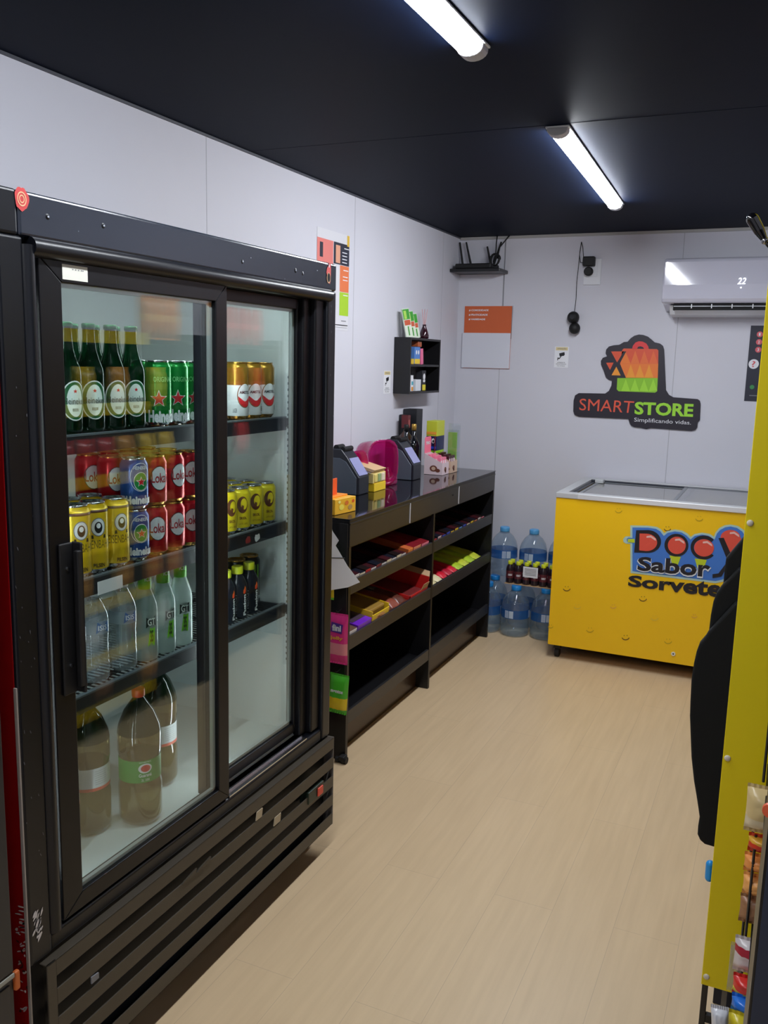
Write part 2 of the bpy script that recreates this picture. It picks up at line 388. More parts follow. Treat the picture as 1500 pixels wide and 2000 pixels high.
b = MB(); b.tube([(0.262,YB-.0025,H-.02),(0.262,YB-.0025,2.19)], 0.0016, GREYINK, 6); b.tube([(0.262,YB-.0025,2.19),(0.262,YB-.0025,1.963)], 0.0016, GREYINK, 6); b.tube([(0.327,YB-.004,1.963),(0.325,YB-.004,1.76)], 0.0012, GREYINK, 6)
tag(b.build('wall_wire', None, (0.262,YB-.002,2.0)), 'thin grey wire running down the back wall behind the calendar', 'wire')

# ------------------------------------------------------------------ wall planner (orange top, blank white pad)
t = thing('wall_calendar', 'orange topped wall calendar with a blank white pad on the back wall', 'calendar', (0.165,YB,1.58))
b = MB(); b.box(0.012,0.322,YB-.004,YB-.0004,1.574,1.962,mat('calendar_orange',(206,98,52),0.5))
for i, s in enumerate(('# COMODIDADE', '# PRATICIDADE', '# VARIEDADE')):
    w = (0.13,0.125,0.11)[i]; z = 1.93-0.028*i
    b.text(s, plane_map((0.04,YB-.0045,z),(0.04+w,YB-.0045,z),(0.04,YB-.0045,z+.012)), PAPER, 0.03)
b.build('backing_card', t)
b = MB(); b.box(0.004,0.322,YB-.012,YB-.0045,1.576,1.796,mat('calendar_pad',(214,216,226),0.5)); b.build('paper_pad', t, None, 0.002)

# ------------------------------------------------------------------ socket, adapter and hanging camera
b = MB(); b.box(0.757,0.858,YB-.010,YB-.0005,2.085,2.235,WHITE); b.box(0.775,0.838,YB-.013,YB-.010,2.13,2.22,WHITE)
tag(b.build('wall_socket', None, (0.807,YB,2.085), 0.003), 'white wall socket plate high on the back wall', 'socket')
t = thing('power_adapter', 'black power adapter plugged into the white wall socket', 'adapter', (0.795,YB-.03,2.2))
b = MB(); b.box(0.755,0.825,YB-.055,YB-.0135,2.190,2.245,RUBBER); b.build('adapter_block', t, None, 0.006)
b = MB(); b.lathe([(0.024,0),(0.026,0.005),(0.026,0.03),(0.02,0.036)], RUBBER, n=20)
o = b.build('plug', t, (0,0,0), 0); o.matrix_local = Matrix.Translation(Vector((-0.005,-0.02+0.033,-0.04))) @ Matrix.Rotation(math.radians(90),4,'X')
t2 = thing('security_camera', 'small black double ball camera hanging on its cable on the back wall', 'camera', (0.72,YB-.04,1.80))
b = MB(); b.sphere((0.716,YB-.038,1.892),0.036,RUBBER,20); b.build('camera_head', t2)
b = MB(); b.lathe([(0.012,0),(0.02,0.001),(0.02,0.004)], mat('lens_ring',(60,60,66),0.2), n=20)
b = MB(); b.cyl((0.716,YB-.076,1.893),(0.716,YB-.070,1.893),0.015,mat('lens_glass',(15,15,20),0.05),20); b.build('lens', t2)
b = MB(); b.sphere((0.727,YB-.034,1.828),0.034,RUBBER,20,(1,.95,1)); b.build('camera_base', t2)
b = MB(); b.tube([(0.731,YB-.004,2.335),(0.725,YB-.006,2.28),(0.722,YB-.005,2.2),(0.717,YB-.005,2.1),(0.719,YB-.006,2.0),(0.716,YB-.015,1.925)], 0.0022, RUBBER, 6)
b.tube([(0.731,YB-.004,2.335),(0.742,YB-.008,2.30),(0.752,YB-.02,2.245)], 0.0022, RUBBER, 6); b.tube([(0.731,YB-.004,2.335),(0.724,YB-.006,2.26),(0.735,YB-.02,2.215),(0.757,YB-.02,2.21)], 0.0022, RUBBER, 6)
b.build('camera_cord', t2)

# ------------------------------------------------------------------ store logo sign
YS = YB-0.010
t = thing('store_sign', 'black cut-out store logo sign with an orange and green bag on the back wall', 'sign', (1.12,YB,1.25))
out = [(205,690),(203,760),(212,785),(240,797),(570,812),(578,840),(590,858),(610,867),(650,870),(690,880),(720,872),(990,892),(1015,885),(1028,865),(1030,835),(1045,820),(1050,710),(1045,690),(1030,680),(870,668),(840,652),(820,620),(808,350),(800,325),(780,310),(745,302),(720,280),(700,264),(670,253),(640,250),(610,258),(585,275),(565,298),(540,300),(510,318),(470,322),(440,330),(422,350),(418,375),(428,395),(400,405),(387,425),(388,450),(405,490),(420,535),(440,552),(460,557),(457,590),(440,625),(415,643),(240,640),(215,655)]
P = [at(u, v, 'y', YS) for u, v in Q(out, 1060, 580, 3.409)]
b = MB(); b.prism([(p.x, YS, p.z) for p in P], (0, 0.0095, 0), mat('sign_black', (38,34,46), 0.45)); b.build('sign_board', t, None, 0.001, 1)
b = MB(); S = lambda pts, c, k=0.0006: b.poly([at(u, v, 'y', YS-k) for u, v in Q(pts, 1060, 580, 3.409)], c)
c1 = mat('logo_red',(226,60,62),0.45); c2 = mat('logo_redorange',(224,88,56),0.45); c3 = mat('logo_orange',(238,126,52),0.45); c4 = mat('logo_amber',(244,158,52),0.45); c5 = mat('logo_green',(140,200,48),0.45); c6 = mat('logo_green_light',(164,222,62),0.45)
S([(595,347),(600,325),(618,303),(640,295),(665,297),(690,310),(703,330),(706,347),(676,347),(668,334),(650,328),(635,332),(626,347)], c1)
S([(530,352),(540,343),(760,347),(770,356),(769,445),(515,445)], c2); S([(515,445),(769,445),(766,540),(553,538)], c3); S([(497,540),(766,540),(762,628),(748,637),(505,628),(493,615)], c5)
S([(517,444),(549,358),(585,444)], c3, 0.0009)
for i in range(3):
    x = 585+61*i
    S([(x,444),(x+31,358),(x+60,444)], mat('logo_tri%d'%i,(234,118-5*i,58),0.45), 0.0009)
    S([(x-30,538),(x+1,450),(x+31,538)], c4, 0.0009)
    S([(x-62,625),(x-32,546),(x-4,628)], c6, 0.0009); 
S([(706,628),(736,546),(762,622)], c6, 0.0009)
S([(455,363),(540,362),(495,436)], c2); S([(422,438),(472,437),(448,486)], c2); S([(490,464),(458,521),(519,523)], c4)
S([(540,362),(556,362),(512,445),(552,533),(540,533),(490,445)], mat('sign_black', ()), 0.0012)
T = lambda s, q, c, bold: b.text(s, pxq(Q(q, 1060, 580, 3.409), 'y', YS-0.0008), c, bold)
T('SMART', [(243,754),(598,774),(610,694),(246,676)], mat('logo_text_red',(226,90,66),0.45), 0.0)
T('STORE', [(610,782),(1000,800),(1006,712),(614,697)], mat('logo_text_green',(160,222,60),0.45), 0.035)
T('Simplificando vidas.', [(608,838),(986,858),(988,824),(610,803)], PAPER, 0.0)
b.build('logo_artwork', t)

# ------------------------------------------------------------------ black info sign at the right
t = thing('info_sign', 'narrow black notice with round icons on the back wall under the air conditioner', 'sign', (1.80,YB,1.43))
b = MB(); b.box(1.712,1.98,YB-.003,YB-.0004,1.432,1.852,NAV)
for i, (u, v) in enumerate(((1481,653),(1479.5,668),(1478,683))):
    q = at(u, v, 'y', YB-.0036); b.poly([(x, YB-.0036, z) for x, z in disc(q.x+.008, q.z, 0.016)], mat('icon_red',(214,96,104),0.5))
    b.text('123'[i], plane_map((q.x+.003,YB-.004,q.z-.008),(q.x+.012,YB-.004,q.z-.008),(q.x+.003,YB-.004,q.z+.008)), PAPER, .02)
q = at(1472, 711, 'y', YB-.0036); b.poly([(x, YB-.0036, z) for x, z in disc(q.x, q.z, 0.027)], PAPER)
b.text('?', plane_map((q.x-.009,YB-.004,q.z-.017),(q.x+.009,YB-.004,q.z-.017),(q.x-.009,YB-.004,q.z+.017)), mat('icon_red',()), .01)
q = at(1468, 756, 'y', YB-.0036); b.poly([(x, YB-.0036, z) for x, z in disc(q.x+.002, q.z, 0.012)], mat('icon_green',(60,140,80),0.5))
b.poly([(q.x-.008,YB-.0036,q.z-.05),(q.x+.09,YB-.0036,q.z-.05),(q.x+.09,YB-.0036,q.z-.045),(q.x-.008,YB-.0036,q.z-.045)], GREYINK)
b.build('sign_panel', t)

# ------------------------------------------------------------------ air conditioner
t = thing('air_conditioner', 'white wall mounted air conditioner showing 22 on the back wall', 'air conditioner', (1.68,YB,1.9))
ACW = mat('ac_gloss_white', (196,196,210), 0.07, 0, 0.6, coat=0.6)
x0, x1 = 1.243, 2.11
pf = [(YB-.001,2.205),(5.262,2.205),(5.240,2.199),(5.231,2.182),(5.226,2.06),(5.230,1.985),(5.242,1.962),(5.30,1.958),(YB-.001,1.925)]
b = MB(); b.prism([(x0,y,z) for y,z in pf], (x1-x0,0,0), ACW); b.build('casing', t, None, 0.012, 3)
b = MB(); b.box(x0+.065,x1-.065,5.250,5.40,1.925,1.958,DARK); b.build('air_outlet', t)
b = MB(); b.prism([(x0+.07,5.250,1.936),(x0+.07,5.262,1.936),(x0+.07,5.33,1.905),(x0+.07,5.32,1.900)], (x1-x0-.14,0,0), WHITE); b.build('louver', t, None, .002)
for k in range(6):
    x = x0+.16+k*.105; b = MB(); b.box(x,x+.005,5.2485,5.30,1.934,1.957,WHITE); b.build('vane', t)
b = MB(); b.box(x0+.068,x1-.068,5.2475,5.2495,1.944,1.947,WHITE); b.build('vane', t)
b = MB(); b.prism([(x0+.04,5.29,1.955),(x0+.04,5.44,1.94),(x0+.04,5.44,1.895),(x0+.04,5.33,1.905)], (x1-x0-.08,0,0), WHITE); b.build('bottom_tray', t, None, .004)
q = at(1440,555,'y',5.2245); EMW = mat('display_lit',(255,255,255),0.4,em=(0.9,0.95,1),es=1.6)
b = MB(); b.text('22', plane_map((q.x,5.2240,q.z),(q.x+.040,5.2240,q.z),(q.x+.006,5.2240,q.z+.033)), EMW, 0.0)
b.poly([(x,5.2240,z) for x,z in disc(q.x+.02,q.z-.018,.004)], EMW); b.build('temperature_display', t)

# ================================================================== sliding door cooler
FX, FY0, FY1, FT = 0.680, 1.147, 2.403, 1.882
IY0, IY1, IZ0, IZ1 = 1.205, 2.283, 0.447, 1.79
RED = mat('red_side_paint', (165,14,18), 0.28, 0, 0.5, noise=0.06, nscale=4)
SCR = mat('bare_scratch', (205,200,198), 0.5)
f = thing('beverage_cooler', 'large black double sliding door drinks cooler with slatted lower grille', 'cooler', (0.34, 1.77, 0))
b = MB(); b.box(0.0,0.64,FY0+.002,FY0+.06,0.04,FT-.004,FRAME).box(0.0,0.64,2.29,FY1-.002,0.04,FT-.004,FRAME).box(0.0,0.03,FY0+.06,2.29,0.04,FT-.004,FRAME).box(0.03,0.64,FY0+.06,2.29,1.80,FT-.004,FRAME).box(0.03,0.62,FY0+.06,2.29,0.395,0.437,FRAME)
b.build('cabinet', f, None, 0.003)
b = MB(); b.box(0.01,0.672,FY0-.0015,FY0+.0015,0.045,FT-.02,RED); 
rd = random.Random(5)
yy_ = FY0-.0019
def scrape(b, cx, cz, w, h, ang, m, plane, off, n=9, s=0):
    r = random.Random(s); pts = []
    for i in range(n):
        a = 2*math.pi*i/n; k = 0.55+0.45*r.random(); x = w*k*math.cos(a); z = h*k*math.sin(a)
        pts.append((cx+x*math.cos(ang)-z*math.sin(ang), cz+x*math.sin(ang)+z*math.cos(ang)))
    b.poly([(p[0], off, p[1]) if plane == 'y' else (off, p[0], p[1]) for p in pts], m)
for i in range(34):
    z = rd.uniform(0.20,0.50); scrape(b, rd.uniform(0.648,0.670), z, rd.uniform(.003,.010), rd.uniform(.0015,.004), rd.uniform(-.4,.9), SCR, 'y', yy_, s=i)
for i in range(7): scrape(b, rd.uniform(0.650,0.668), 0.53-i*.009, .012, .0022, .12, SCR, 'y', yy_, s=i+60)
for i in range(12): scrape(b, rd.uniform(0.645,0.67), rd.uniform(.2,.5), .006, .003, rd.uniform(0,3), mat('dark_red_wear',(70,12,14),0.6), 'y', yy_-.0002, s=i+90)
b.build('side_panel', f, None, 0, label='scratched red side panel')
b = MB(); b.box(0.671,0.679,FY0-.003,FY0+.0005,0.045,FT-.9,mat('edge_bare',(150,140,132),0.5)); b.build('edge_strip', f, None, 0.001)
# front frame: flat bands with a rolled moulding inside
b = MB(); b.box(0.64,FX,1.197,FY1,1.803,FT,mat('fascia_reflect_paint',(28,34,46),0.24,0,0.9,noise=0.15,nscale=5,bump=0.06)); b.build('top_fascia', f, None, 0.006, 3)  # lighter, bluer than the frame: reflected light put into the colour
b = MB(); b.box(0.606,0.645,1.24,2.352,1.7725,1.803,DARK); b.build('added_header_baffle', f)  # dark box added to hide the lit strip above the door
b = MB(); b.box(0.64,FX,FY0,1.196,1.803,FT,FRAME); b.box(0.64,FX,FY0,1.205,0.40,1.803,FRAME); b.box(0.64,FX,2.352,FY1,0.40,1.803,FRAME); b.box(0.62,FX-.012,2.300,2.352,0.44,1.803,DOORF); b.box(0.62,FX-.03,2.262,2.300,0.44,1.803,DOORF); b.box(0.64,FX-.004,1.205,2.352,0.398,0.436,FRAME)
b.box(0.64,FX-.015,FY0,FY0+.05,0.05,0.40,RUBBER)
b.build('front_frame', f, None, 0.006, 3)
b = MB()
def roll(b, a, c, r, m): b.cyl(a, c, r, m, 20)
b.cyl((FX-.004,1.222,1.788),(FX-.004,2.362,1.788),0.018,FRAME,20); b.cyl((FX-.006,1.216,0.44),(FX-.006,1.216,1.79),0.0150,FRAME,20)
b.box(0.655,FX+.006,1.240,2.352,1.777,1.795,FRAME)
b.build('door_moulding', f, None, 0.003)
b = MB()
for i, (y, z, r) in enumerate(((1.265,1.845,.008),(1.41,1.850,.008),(1.90,1.835,.008),(1.935,1.848,.006),(2.16,1.84,.009),(2.20,1.836,.008),(2.28,1.852,.006),(2.10,1.812,.004),(1.34,1.83,.003))):
    b = MB(); b.sphere((FX-.0025,y,z),r,FRAME,12,(.45,1,1)); b.poly([(FX+.0022,y+p[0]*.4,z+p[1]*.4) for p in disc(0,0,r*.7,r*.5,8)], mat('chip_white',(170,176,188),0.35)); b.build('dent', f)
# worn red patches at the two upper corners
b = MB(); X = FX+.0012
b.poly([(X,1.205+p[0]*.016,1.866+p[1]*.02) for p in [(math.cos(a)*(1+.10*math.sin(3*a+1)),math.sin(a)*(1+.08*math.sin(7*a))) for a in [2*math.pi*i/24 for i in range(24)]]], mat('patch_red',(190,60,60),0.5))
for r1, r2, m in ((.0105,.0085,'patch_ring'),(.006,.0042,'patch_ring')):
    ring = [(X+.0005,1.205+r1*math.cos(2*math.pi*i/20),1.866+1.2*r1*math.sin(2*math.pi*i/20)) for i in range(20)]+[(X+.0005,1.205+r2*math.cos(2*math.pi*i/20),1.866+1.2*r2*math.sin(2*math.pi*i/20)) for i in range(20)]
    b.add(ring, [(i,(i+1)%20,20+(i+1)%20,20+i) for i in range(20)], mat('patch_ring',(214,170,130),0.5))
b.build('paint_wear', f, label='chipped red spot at the upper left corner')
b = MB()
b.poly([(X,2.356+p[0],1.848+p[1]) for p in ((-.020,.004),(-.016,.018),(-.008,.024),(-.004,.034),(.006,.032),(.008,.015),(.006,-.018),(.002,-.028),(-.004,-.02))], mat('patch_red2',(220,84,80),0.4))
b.poly([(X+.0005,2.350+p[0],1.838+p[1]) for p in disc(0,0,.0115,.0155)], mat('patch_ring',())); b.poly([(X+.001,2.350+p[0],1.839+p[1]) for p in disc(0,0,.0085,.0125)], DARK)
b.poly([(X+.0006,2.352+p[0],1.872+p[1]) for p in disc(0,0,.003,.005)], PAPER)
b.build('lock_hole', f, label='worn red ringed hole at the upper right corner')
b = MB()
for i in range(16): scrape(b, 1.168+rd.uniform(-.010,.012), 0.475+rd.uniform(-.03,.035), rd.uniform(.006,.016), rd.uniform(.002,.0045), 1.0+rd.uniform(-.2,.2), SCR, 'x', X, s=i+20)
for i in range(22): scrape(b, rd.uniform(1.15,1.20), rd.uniform(.6,1.6), .0012, rd.uniform(.001,.006), rd.uniform(0,.4), mat('faint_scratch',(92,92,98),0.5), 'x', X, s=i+200)
for i in range(9): scrape(b, rd.uniform(2.365,2.395), rd.uniform(1.0,1.78), .002, rd.uniform(.002,.006), rd.uniform(0,.4), mat('faint_scratch',()), 'x', X, s=i+300)
o = b.build('scratches', f); o['kind'] = 'stuff'
# liner
b = MB(); b.box(0.03,0.045,IY0-.01,IY1+.006,IZ0,IZ1,LINER); b.box(0.045,0.62,IY0-.009,IY0,IZ0,IZ1,LINER); b.box(0.045,0.62,IY1,IY1+.006,IZ0,IZ1,LINER); b.box(0.03,0.625,IY0-.009,IY1+.006,IZ0-.009,IZ0,LINER); b.box(0.03,0.62,IY0-.009,IY1+.006,IZ1,IZ1+.009,LINER)
b.build('inner_liner', f)
for y0, y1, yd in ((IY1-.003, IY1, IY1-.0034), (IY0, IY0+.003, IY0+.0034)):
    b = MB(); b.box(0.575,0.605,y0,y1,0.66,1.56,mat('pilaster_grey',(196,204,206),0.4))
    z = 0.675
    while z < 1.55:
        b.poly([(0.586,yd,z),(0.594,yd,z),(0.594,yd,z+.007),(0.586,yd,z+.007)], mat('slot_dark',(60,70,74),0.6)); z += .0185
    b.build('shelf_upright', f)
b = MB(); b.box(0.560,0.576,1.30,2.20,1.782,1.789,mat('fill_strip_lit',(240,250,250),.4,em=(0.88,0.97,1.0),es=22.0)); b.build('added_fill_strip', f, label='added fill strip under the cooler roof behind the dark baffle')  # glowing strip added to brighten the cooler interior
b = MB(); b.box(0.590,0.600,1.212,1.219,0.50,1.70,mat('side_fill_lit',(240,250,250),.4,em=(0.88,0.97,1.0),es=28.0)); b.build('added_fill_strip', f, label='added upright fill strip behind the left door stile')  # upright fill strip added to light the lower shelves
b = MB(); b.box(0.592,0.602,1.897,1.904,0.50,1.70,mat('side_fill_lit',())); b.build('added_fill_strip', f, label='added upright fill strip behind the middle door stile')  # another added fill strip, brightens the liner behind the right door
# shelves: wire decks with a deep front lip
SH = (1.432, 1.117, 0.858)
SHF = 0.585
for z in SH:
    b = MB(); b.box(SHF-.010,SHF,IY0+.008,IY1-.008,z-.040,z,mat('shelf_lip',(26,30,38),0.35)); b.box(SHF-.012,SHF+.001,IY0+.008,IY1-.008,z-.003,z+.001,mat('shelf_lip_edge',(90,98,104),0.3))
    b.box(0.07,0.08,IY0+.01,IY1-.01,z-.012,z-.004,RUBBER)
    for x in (0.18,0.30,0.42,0.52): b.box(x,x+.008,IY0+.01,IY1-.01,z-.014,z-.006,RUBBER)
    y = IY0+.02
    while y < IY1-.02: b.box(0.075,SHF-.01,y,y+.003,z-.006,z-.003,RUBBER); y += .0165
    b.build('shelf', f)
    for ya, yb in ((IY1-.014,IY1-.004),(IY0+.004,IY0+.014)):
        b = MB(); b.prism([(0.594,ya,z-.004),(0.594,ya,z-.024),(0.572,ya,z-.040),(0.30,ya,z-.022),(0.30,ya,z-.01)], (0,yb-ya,0), BLACK); b.build('shelf_bracket', f)
b = MB(); q = plane_map((SHF+.0015,1.487,1.078),(SHF+.0015,1.555,1.082),(SHF+.0015,1.487,1.106)); q = plane_map((SHF+.002,1.465,1.074),(SHF+.002,1.545,1.074),(SHF+.002,1.465,1.104))
b.prism([q(0,0),q(1,0),q(1,1),q(0,1)], (.001,0,0), PAPER); b.build('price_tag', f, label='blank white price tag on the middle shelf lip')
b = MB()
for y, m in ((2.07,mat('tag_red',(150,40,44),0.5)),(2.115,PAPER)): scrape(b, y, 1.093, .017, .014, .2, m, 'x', SHF+.0018, s=int(y*100))
b.build('torn_label', f, label='torn red and white label on the middle shelf lip')
# doors
def door(y0, y1, z0, z1, xa, xb, sl, sr, st, sb, name_parts):
    fr = MB(); fr.prism([(xa,y0,z1),(xa,y1,z1),(xa,y1-sr,z1-st),(xa,y0+sl,z1-st)], (xb-xa,0,0), DOORF); fr.prism([(xa,y0,z0),(xa,y1,z0),(xa,y1-sr,z0+sb),(xa,y0+sl,z0+sb)], (xb-xa,0,0), DOORF)
    fr.prism([(xa,y0,z0),(xa,y0+sl,z0+sb),(xa,y0+sl,z1-st),(xa,y0,z1)], (xb-xa,0,0), DOORF); fr.prism([(xa,y1,z0),(xa,y1-sr,z0+sb),(xa,y1-sr,z1-st),(xa,y1,z1)], (xb-xa,0,0), DOORF)
    d = fr.build('sliding_door', f, None, 0.002)
    g = MB(); xm = (xa+xb)/2
    g.box(xm+.004,xm+.008,y0+sl-.004,y1-sr+.004,z0+sb-.004,z1-st+.004,GLASS); g.box(xm-.010,xm-.006,y0+sl-.004,y1-sr+.004,z0+sb-.004,z1-st+.004,GLASS)
    g.build('glass_pane', d)
    sp = MB(); sm = mat('glass_spacer',(176,186,184),0.3,0.4)
    for ya in (y0+sl, y1-sr-.010): sp.box(xm-.0058,xm+.0038,ya,ya+.010,z0+sb,z1-st,sm)
    for za in (z0+sb, z1-st-.008): sp.box(xm-.0058,xm+.0038,y0+sl,y1-sr,za,za+.008,sm)
    sp.build('glass_spacer', d)
    return d
dl = door(1.242,1.839,0.443,1.776,0.645,0.676,.056,.046,.044,.038,None)
dr = door(1.795,2.262,0.455,1.772,0.606,0.634,.046,.012,.030,.030,None)
b = MB(); b.box(0.676,0.682,1.262,1.297,0.925,1.235,RUBBER); b.box(0.676,0.702,1.297,1.304,0.925,1.235,RUBBER); b.box(0.690,0.702,1.288,1.304,0.94,1.22,RUBBER)
hd = b.build('door_handle', dl, None, 0.004, 3)
b = MB()
for z in (1.183,0.985): b.cyl((0.682,1.281,z),(0.6845,1.281,z),0.0042,ALU,10)
b.build('screw', hd)
b = MB(); b.box(0.6762,0.6772,1.300,1.366,1.738,1.766,mat('sticker_cream',(224,224,212),0.5)); b.text('- - - --', plane_map((0.6776,1.325,1.757),(0.6776,1.355,1.757),(0.6776,1.325,1.759)), GREYINK)
b.build('sticker', dl, label='blank cream sticker on the upper left of the door frame')
b = MB(); b.box(0.646,0.674,1.843,2.262,0.4365,0.4405,ALU); b.box(0.6555,0.6575,1.845,2.262,0.4405,0.446,ALU); b.box(0.608,0.612,1.245,2.30,0.4372,0.452,DOORF); b.build('door_track', f, label='bright metal sliding track')
# lower grille
g = MB(); GX = 0.697; z = 0.393
for i in range(5):
    zt = 0.393-i*.066
    g.prism([(GX,1.196,zt),(GX,1.196,zt-.037),(GX-.006,1.196,zt-.041),(GX-.010,1.196,zt-.037),(GX-.004,1.196,zt-.033),(GX-.004,1.196,zt-.001)], (0,1.204,0), GRILLE)
g.box(GX-.004,GX,1.172,1.196,0.09,0.393,GRILLE); g.box(GX-.049,GX-.001,1.18,2.40,0.0885,0.0905,RUBBER); g.box(GX-.050,GX,2.400,2.4028,0.088,0.394,mat('grille_edge',(110,104,98),0.4)); g.box(GX-.022,GX,1.172,2.40,0.390,0.393,GRILLE)  # includes a thin bottom lip added to stop light leaking through
gr = g.build('lower_grille', f, None, 0.0008, 1)
b = MB()
for y, z in ((1.60,.327),(1.66,.327)): b.prism([(GX,y,z),(GX,y+.055,z),(GX,y+.06,z+.012),(GX,y+.01,z+.004)], (.004,0,0), GRILLE)
for y, z, w in ((1.935,.3395,.03),(2.03,.276,.035)): b.prism([(GX-.001,y,z-.010),(GX-.001,y+w,z-.010),(GX-.001,y+w+.004,z+.014),(GX-.001,y+.006,z+.014)], (.003,0,0), mat('tab_cream',(178,164,138),0.5))
b.prism([(GX-.001,1.29,.272),(GX-.001,1.312,.272),(GX-.001,1.312,.285),(GX-.001,1.29,.288)], (.003,0,0), GREYINK)
b.build('bent_tab', gr)
b = MB(); b.box(GX-.03,GX+.004,2.232,2.330,0.236,0.276,mat('switch_dark',(30,44,34),0.4)); b.box(GX+.004,GX+.009,2.285,2.318,0.240,0.268,mat('switch_red',(226,80,60),0.4)); b.build('power_switch', f, None, 0.003, label='dark green switch box with a red rocker')
b = MB(); b.box(0.05,0.60,1.20,2.34,0.05,0.38,DARK); b.box(0.60,0.64,1.30,1.75,0.10,0.30,mat('coil_teal',(34,52,56),0.4)); b.cyl((0.62,2.05,0.33),(0.62,2.10,0.33),.006,mat('wire_green',(20,110,70),0.5)); b.build('condensing_unit', f)
b = MB(); b.box(0.648,0.662,FY0+.005,2.399,0.088,0.392,mat('backing_dark',(12,18,24),0.5)); b.build('added_grille_backing', f)  # dark sheet added behind the slats to block light stripes
for x in (0.08,0.58):
    for y in (1.20,2.33):
        b = MB(); b.lathe([(.018,0),(.022,.006),(.022,.02),(.012,.024),(.012,.05)], RUBBER, (x,y,0), 14); b.build('foot', f)

# ------------------------------------------------------------------ neighbouring cooler at the left edge
f2 = thing('neighbour_cooler', 'dark cooler cabinet cut off by the left edge, beside the red side panel', 'cooler', (0.36,0.74,0))
b = MB(); b.box(0.02,0.683,0.40,1.102,0.02,1.84,mat('cabinet_charcoal',(44,44,46),0.4)); b.build('cabinet', f2, None, 0.004)
b = MB(); b.box(0.683,0.688,0.44,1.098,0.43,1.80,mat('cabinet_charcoal',())); b.box(0.688,0.691,0.46,1.098,0.418,0.428,mat('trim_light',(150,150,140),0.4)); b.build('door', f2, None, 0.003)
b = MB(); b.box(0.683,0.686,0.42,1.09,0.06,0.405,mat('cabinet_charcoal',())); b.build('kick_panel', f2, None, 0.003)
b = MB(); b.box(0.680,0.690,1.100,1.112,0.385,0.425,mat('clip_orange',(190,96,40),0.5)); b.build('hinge_cap', f2, None, .003, label='orange plastic hinge cap')

# ================================================================== drinks
def yat(u, v, x): return at(u, v, 'x', x).y
def can(name, cat, label, r, h, band, art, lidm=CHROME):
    t = thing(name, label, cat)
    b = MB(); nr = r-.006
    prof = [(nr-.002,0,lidm),(nr,.004,lidm),(r-.001,.010,band[0][1])]
    for z0, m in band: prof.append((r, max(z0*h,.0115), m))
    prof += [(r,h-.016,band[-1][1]),(r-.0015,h-.012,band[-1][1]),(nr,h-.004,lidm),(nr+.001,h-.002,lidm),(nr+.001,h,lidm),(nr-.001,h,lidm),(nr-.003,h-.004,lidm)]
    b.lathe(prof, band[0][1], n=28); art(b, r+.0005, h); b.build('can_body', t, (0,0,0))
    l = MB(); l.sphere((0.004,0,h-.003),0.008,lidm,10,(1.2,.8,.15)); l.build('pull_tab', t, (0,0,0))
    return t
YEL = mat('can_yellow', (240,202,30), 0.28, 0.25); YEL2 = mat('can_yellow_lemon', (232,214,40), 0.28, 0.3); BRN = mat('can_brown', (88,50,34), 0.35); CRED = mat('can_red', (196,22,34), 0.25, 0.35); CBLU = mat('can_blue', (40,84,160), 0.25, 0.3); CGRN = mat('can_green', (16,140,54), 0.2, 0.4); CWHT = mat('can_white', (226,230,234), 0.3); CGLD = mat('can_gold', (170,128,40), 0.25, 0.6)
STAR = mat('star_red', (205,30,40), 0.4); CBLK = mat('can_black', (16,18,18), 0.3, 0.3); LIME = mat('lime_print', (120,205,40), 0.4); CAPY = mat('cap_yellow_green', (206,214,40), 0.4)
def art_tall(b, r, h):
    for a0 in (0.0,):
        wrap_poly(b, disc(0,h*.66,.017,.021), r, GREYINK); wrap_poly(b, disc(0,h*.66,.015,.019), r+.0003, CWHT); wrap_poly(b, disc(0,h*.655,.009,.013), r+.0006, INK); wrap_poly(b, disc(0,h*.68,.005,.006), r+.0009, CWHT)
        for dx in (-.014,.014): wrap_poly(b, [(dx-.003,h*.50),(dx+.003,h*.50),(dx+.002,h*.55),(dx-.002,h*.55)], r+.0006, INK)
    b.text('EISENBAHN', wrap(r+.0003, 0, h*.36, .064, .019), INK, .0); b.text('PILSEN', wrap(r+.0003, 0, h*.09, .026, .009), INK, .02)
    b.text('EISENBAHN', wrap(r+.0003, math.pi, h*.36, .062, .017), INK, .02)
tall = can('tall_beer_can', 'can', '', .033, .160, [(0,YEL),(.86,BRN),(.90,YEL)], art_tall)
def art_red(b, r, h):
    for a in (0, math.pi):
        k = MB.__new__(MB)
        b2 = b
    wrap_poly(b, disc(0,h*.56,.023,.030), r, INK); wrap_poly(b, disc(0,h*.56,.021,.028), r+.0003, CWHT); b.text('Lokal', wrap(r+.0008, 0, h*.47, .041, .024), mat('script_red',(170,24,34),0.4), .015)
redc = can('red_beer_can', 'can', '', .033, .1225, [(0,CRED)], art_red, GOLDM)
def art_blue(b, r, h):
    wrap_poly(b, disc(0,h*.64,.026,.034), r, CWHT); wrap_poly(b, disc(0,h*.64,.0245,.0325), r+.0002, CBLU); wrap_poly(b, disc(0,h*.56,.018,.022), r+.0004, CWHT); wrap_poly(b, disc(0,h*.56,.0165,.0205), r+.0006, mat('oval_green',(20,130,60),0.3)); wrap_poly(b, star(0,h*.55,.013), r+.0009, CWHT); wrap_poly(b, star(0,h*.55,.0105), r+.0012, STAR)
    b.text('HEINEKEN', wrap(r+.0008, 0, h*.79, .036, .008), CWHT, .02); b.text('Heineken', wrap(r+.0008, 0, h*.12, .075, .020), CWHT, .05)
bluec = can('blue_beer_can', 'can', '', .033, .1225, [(0,CBLU)], art_blue)
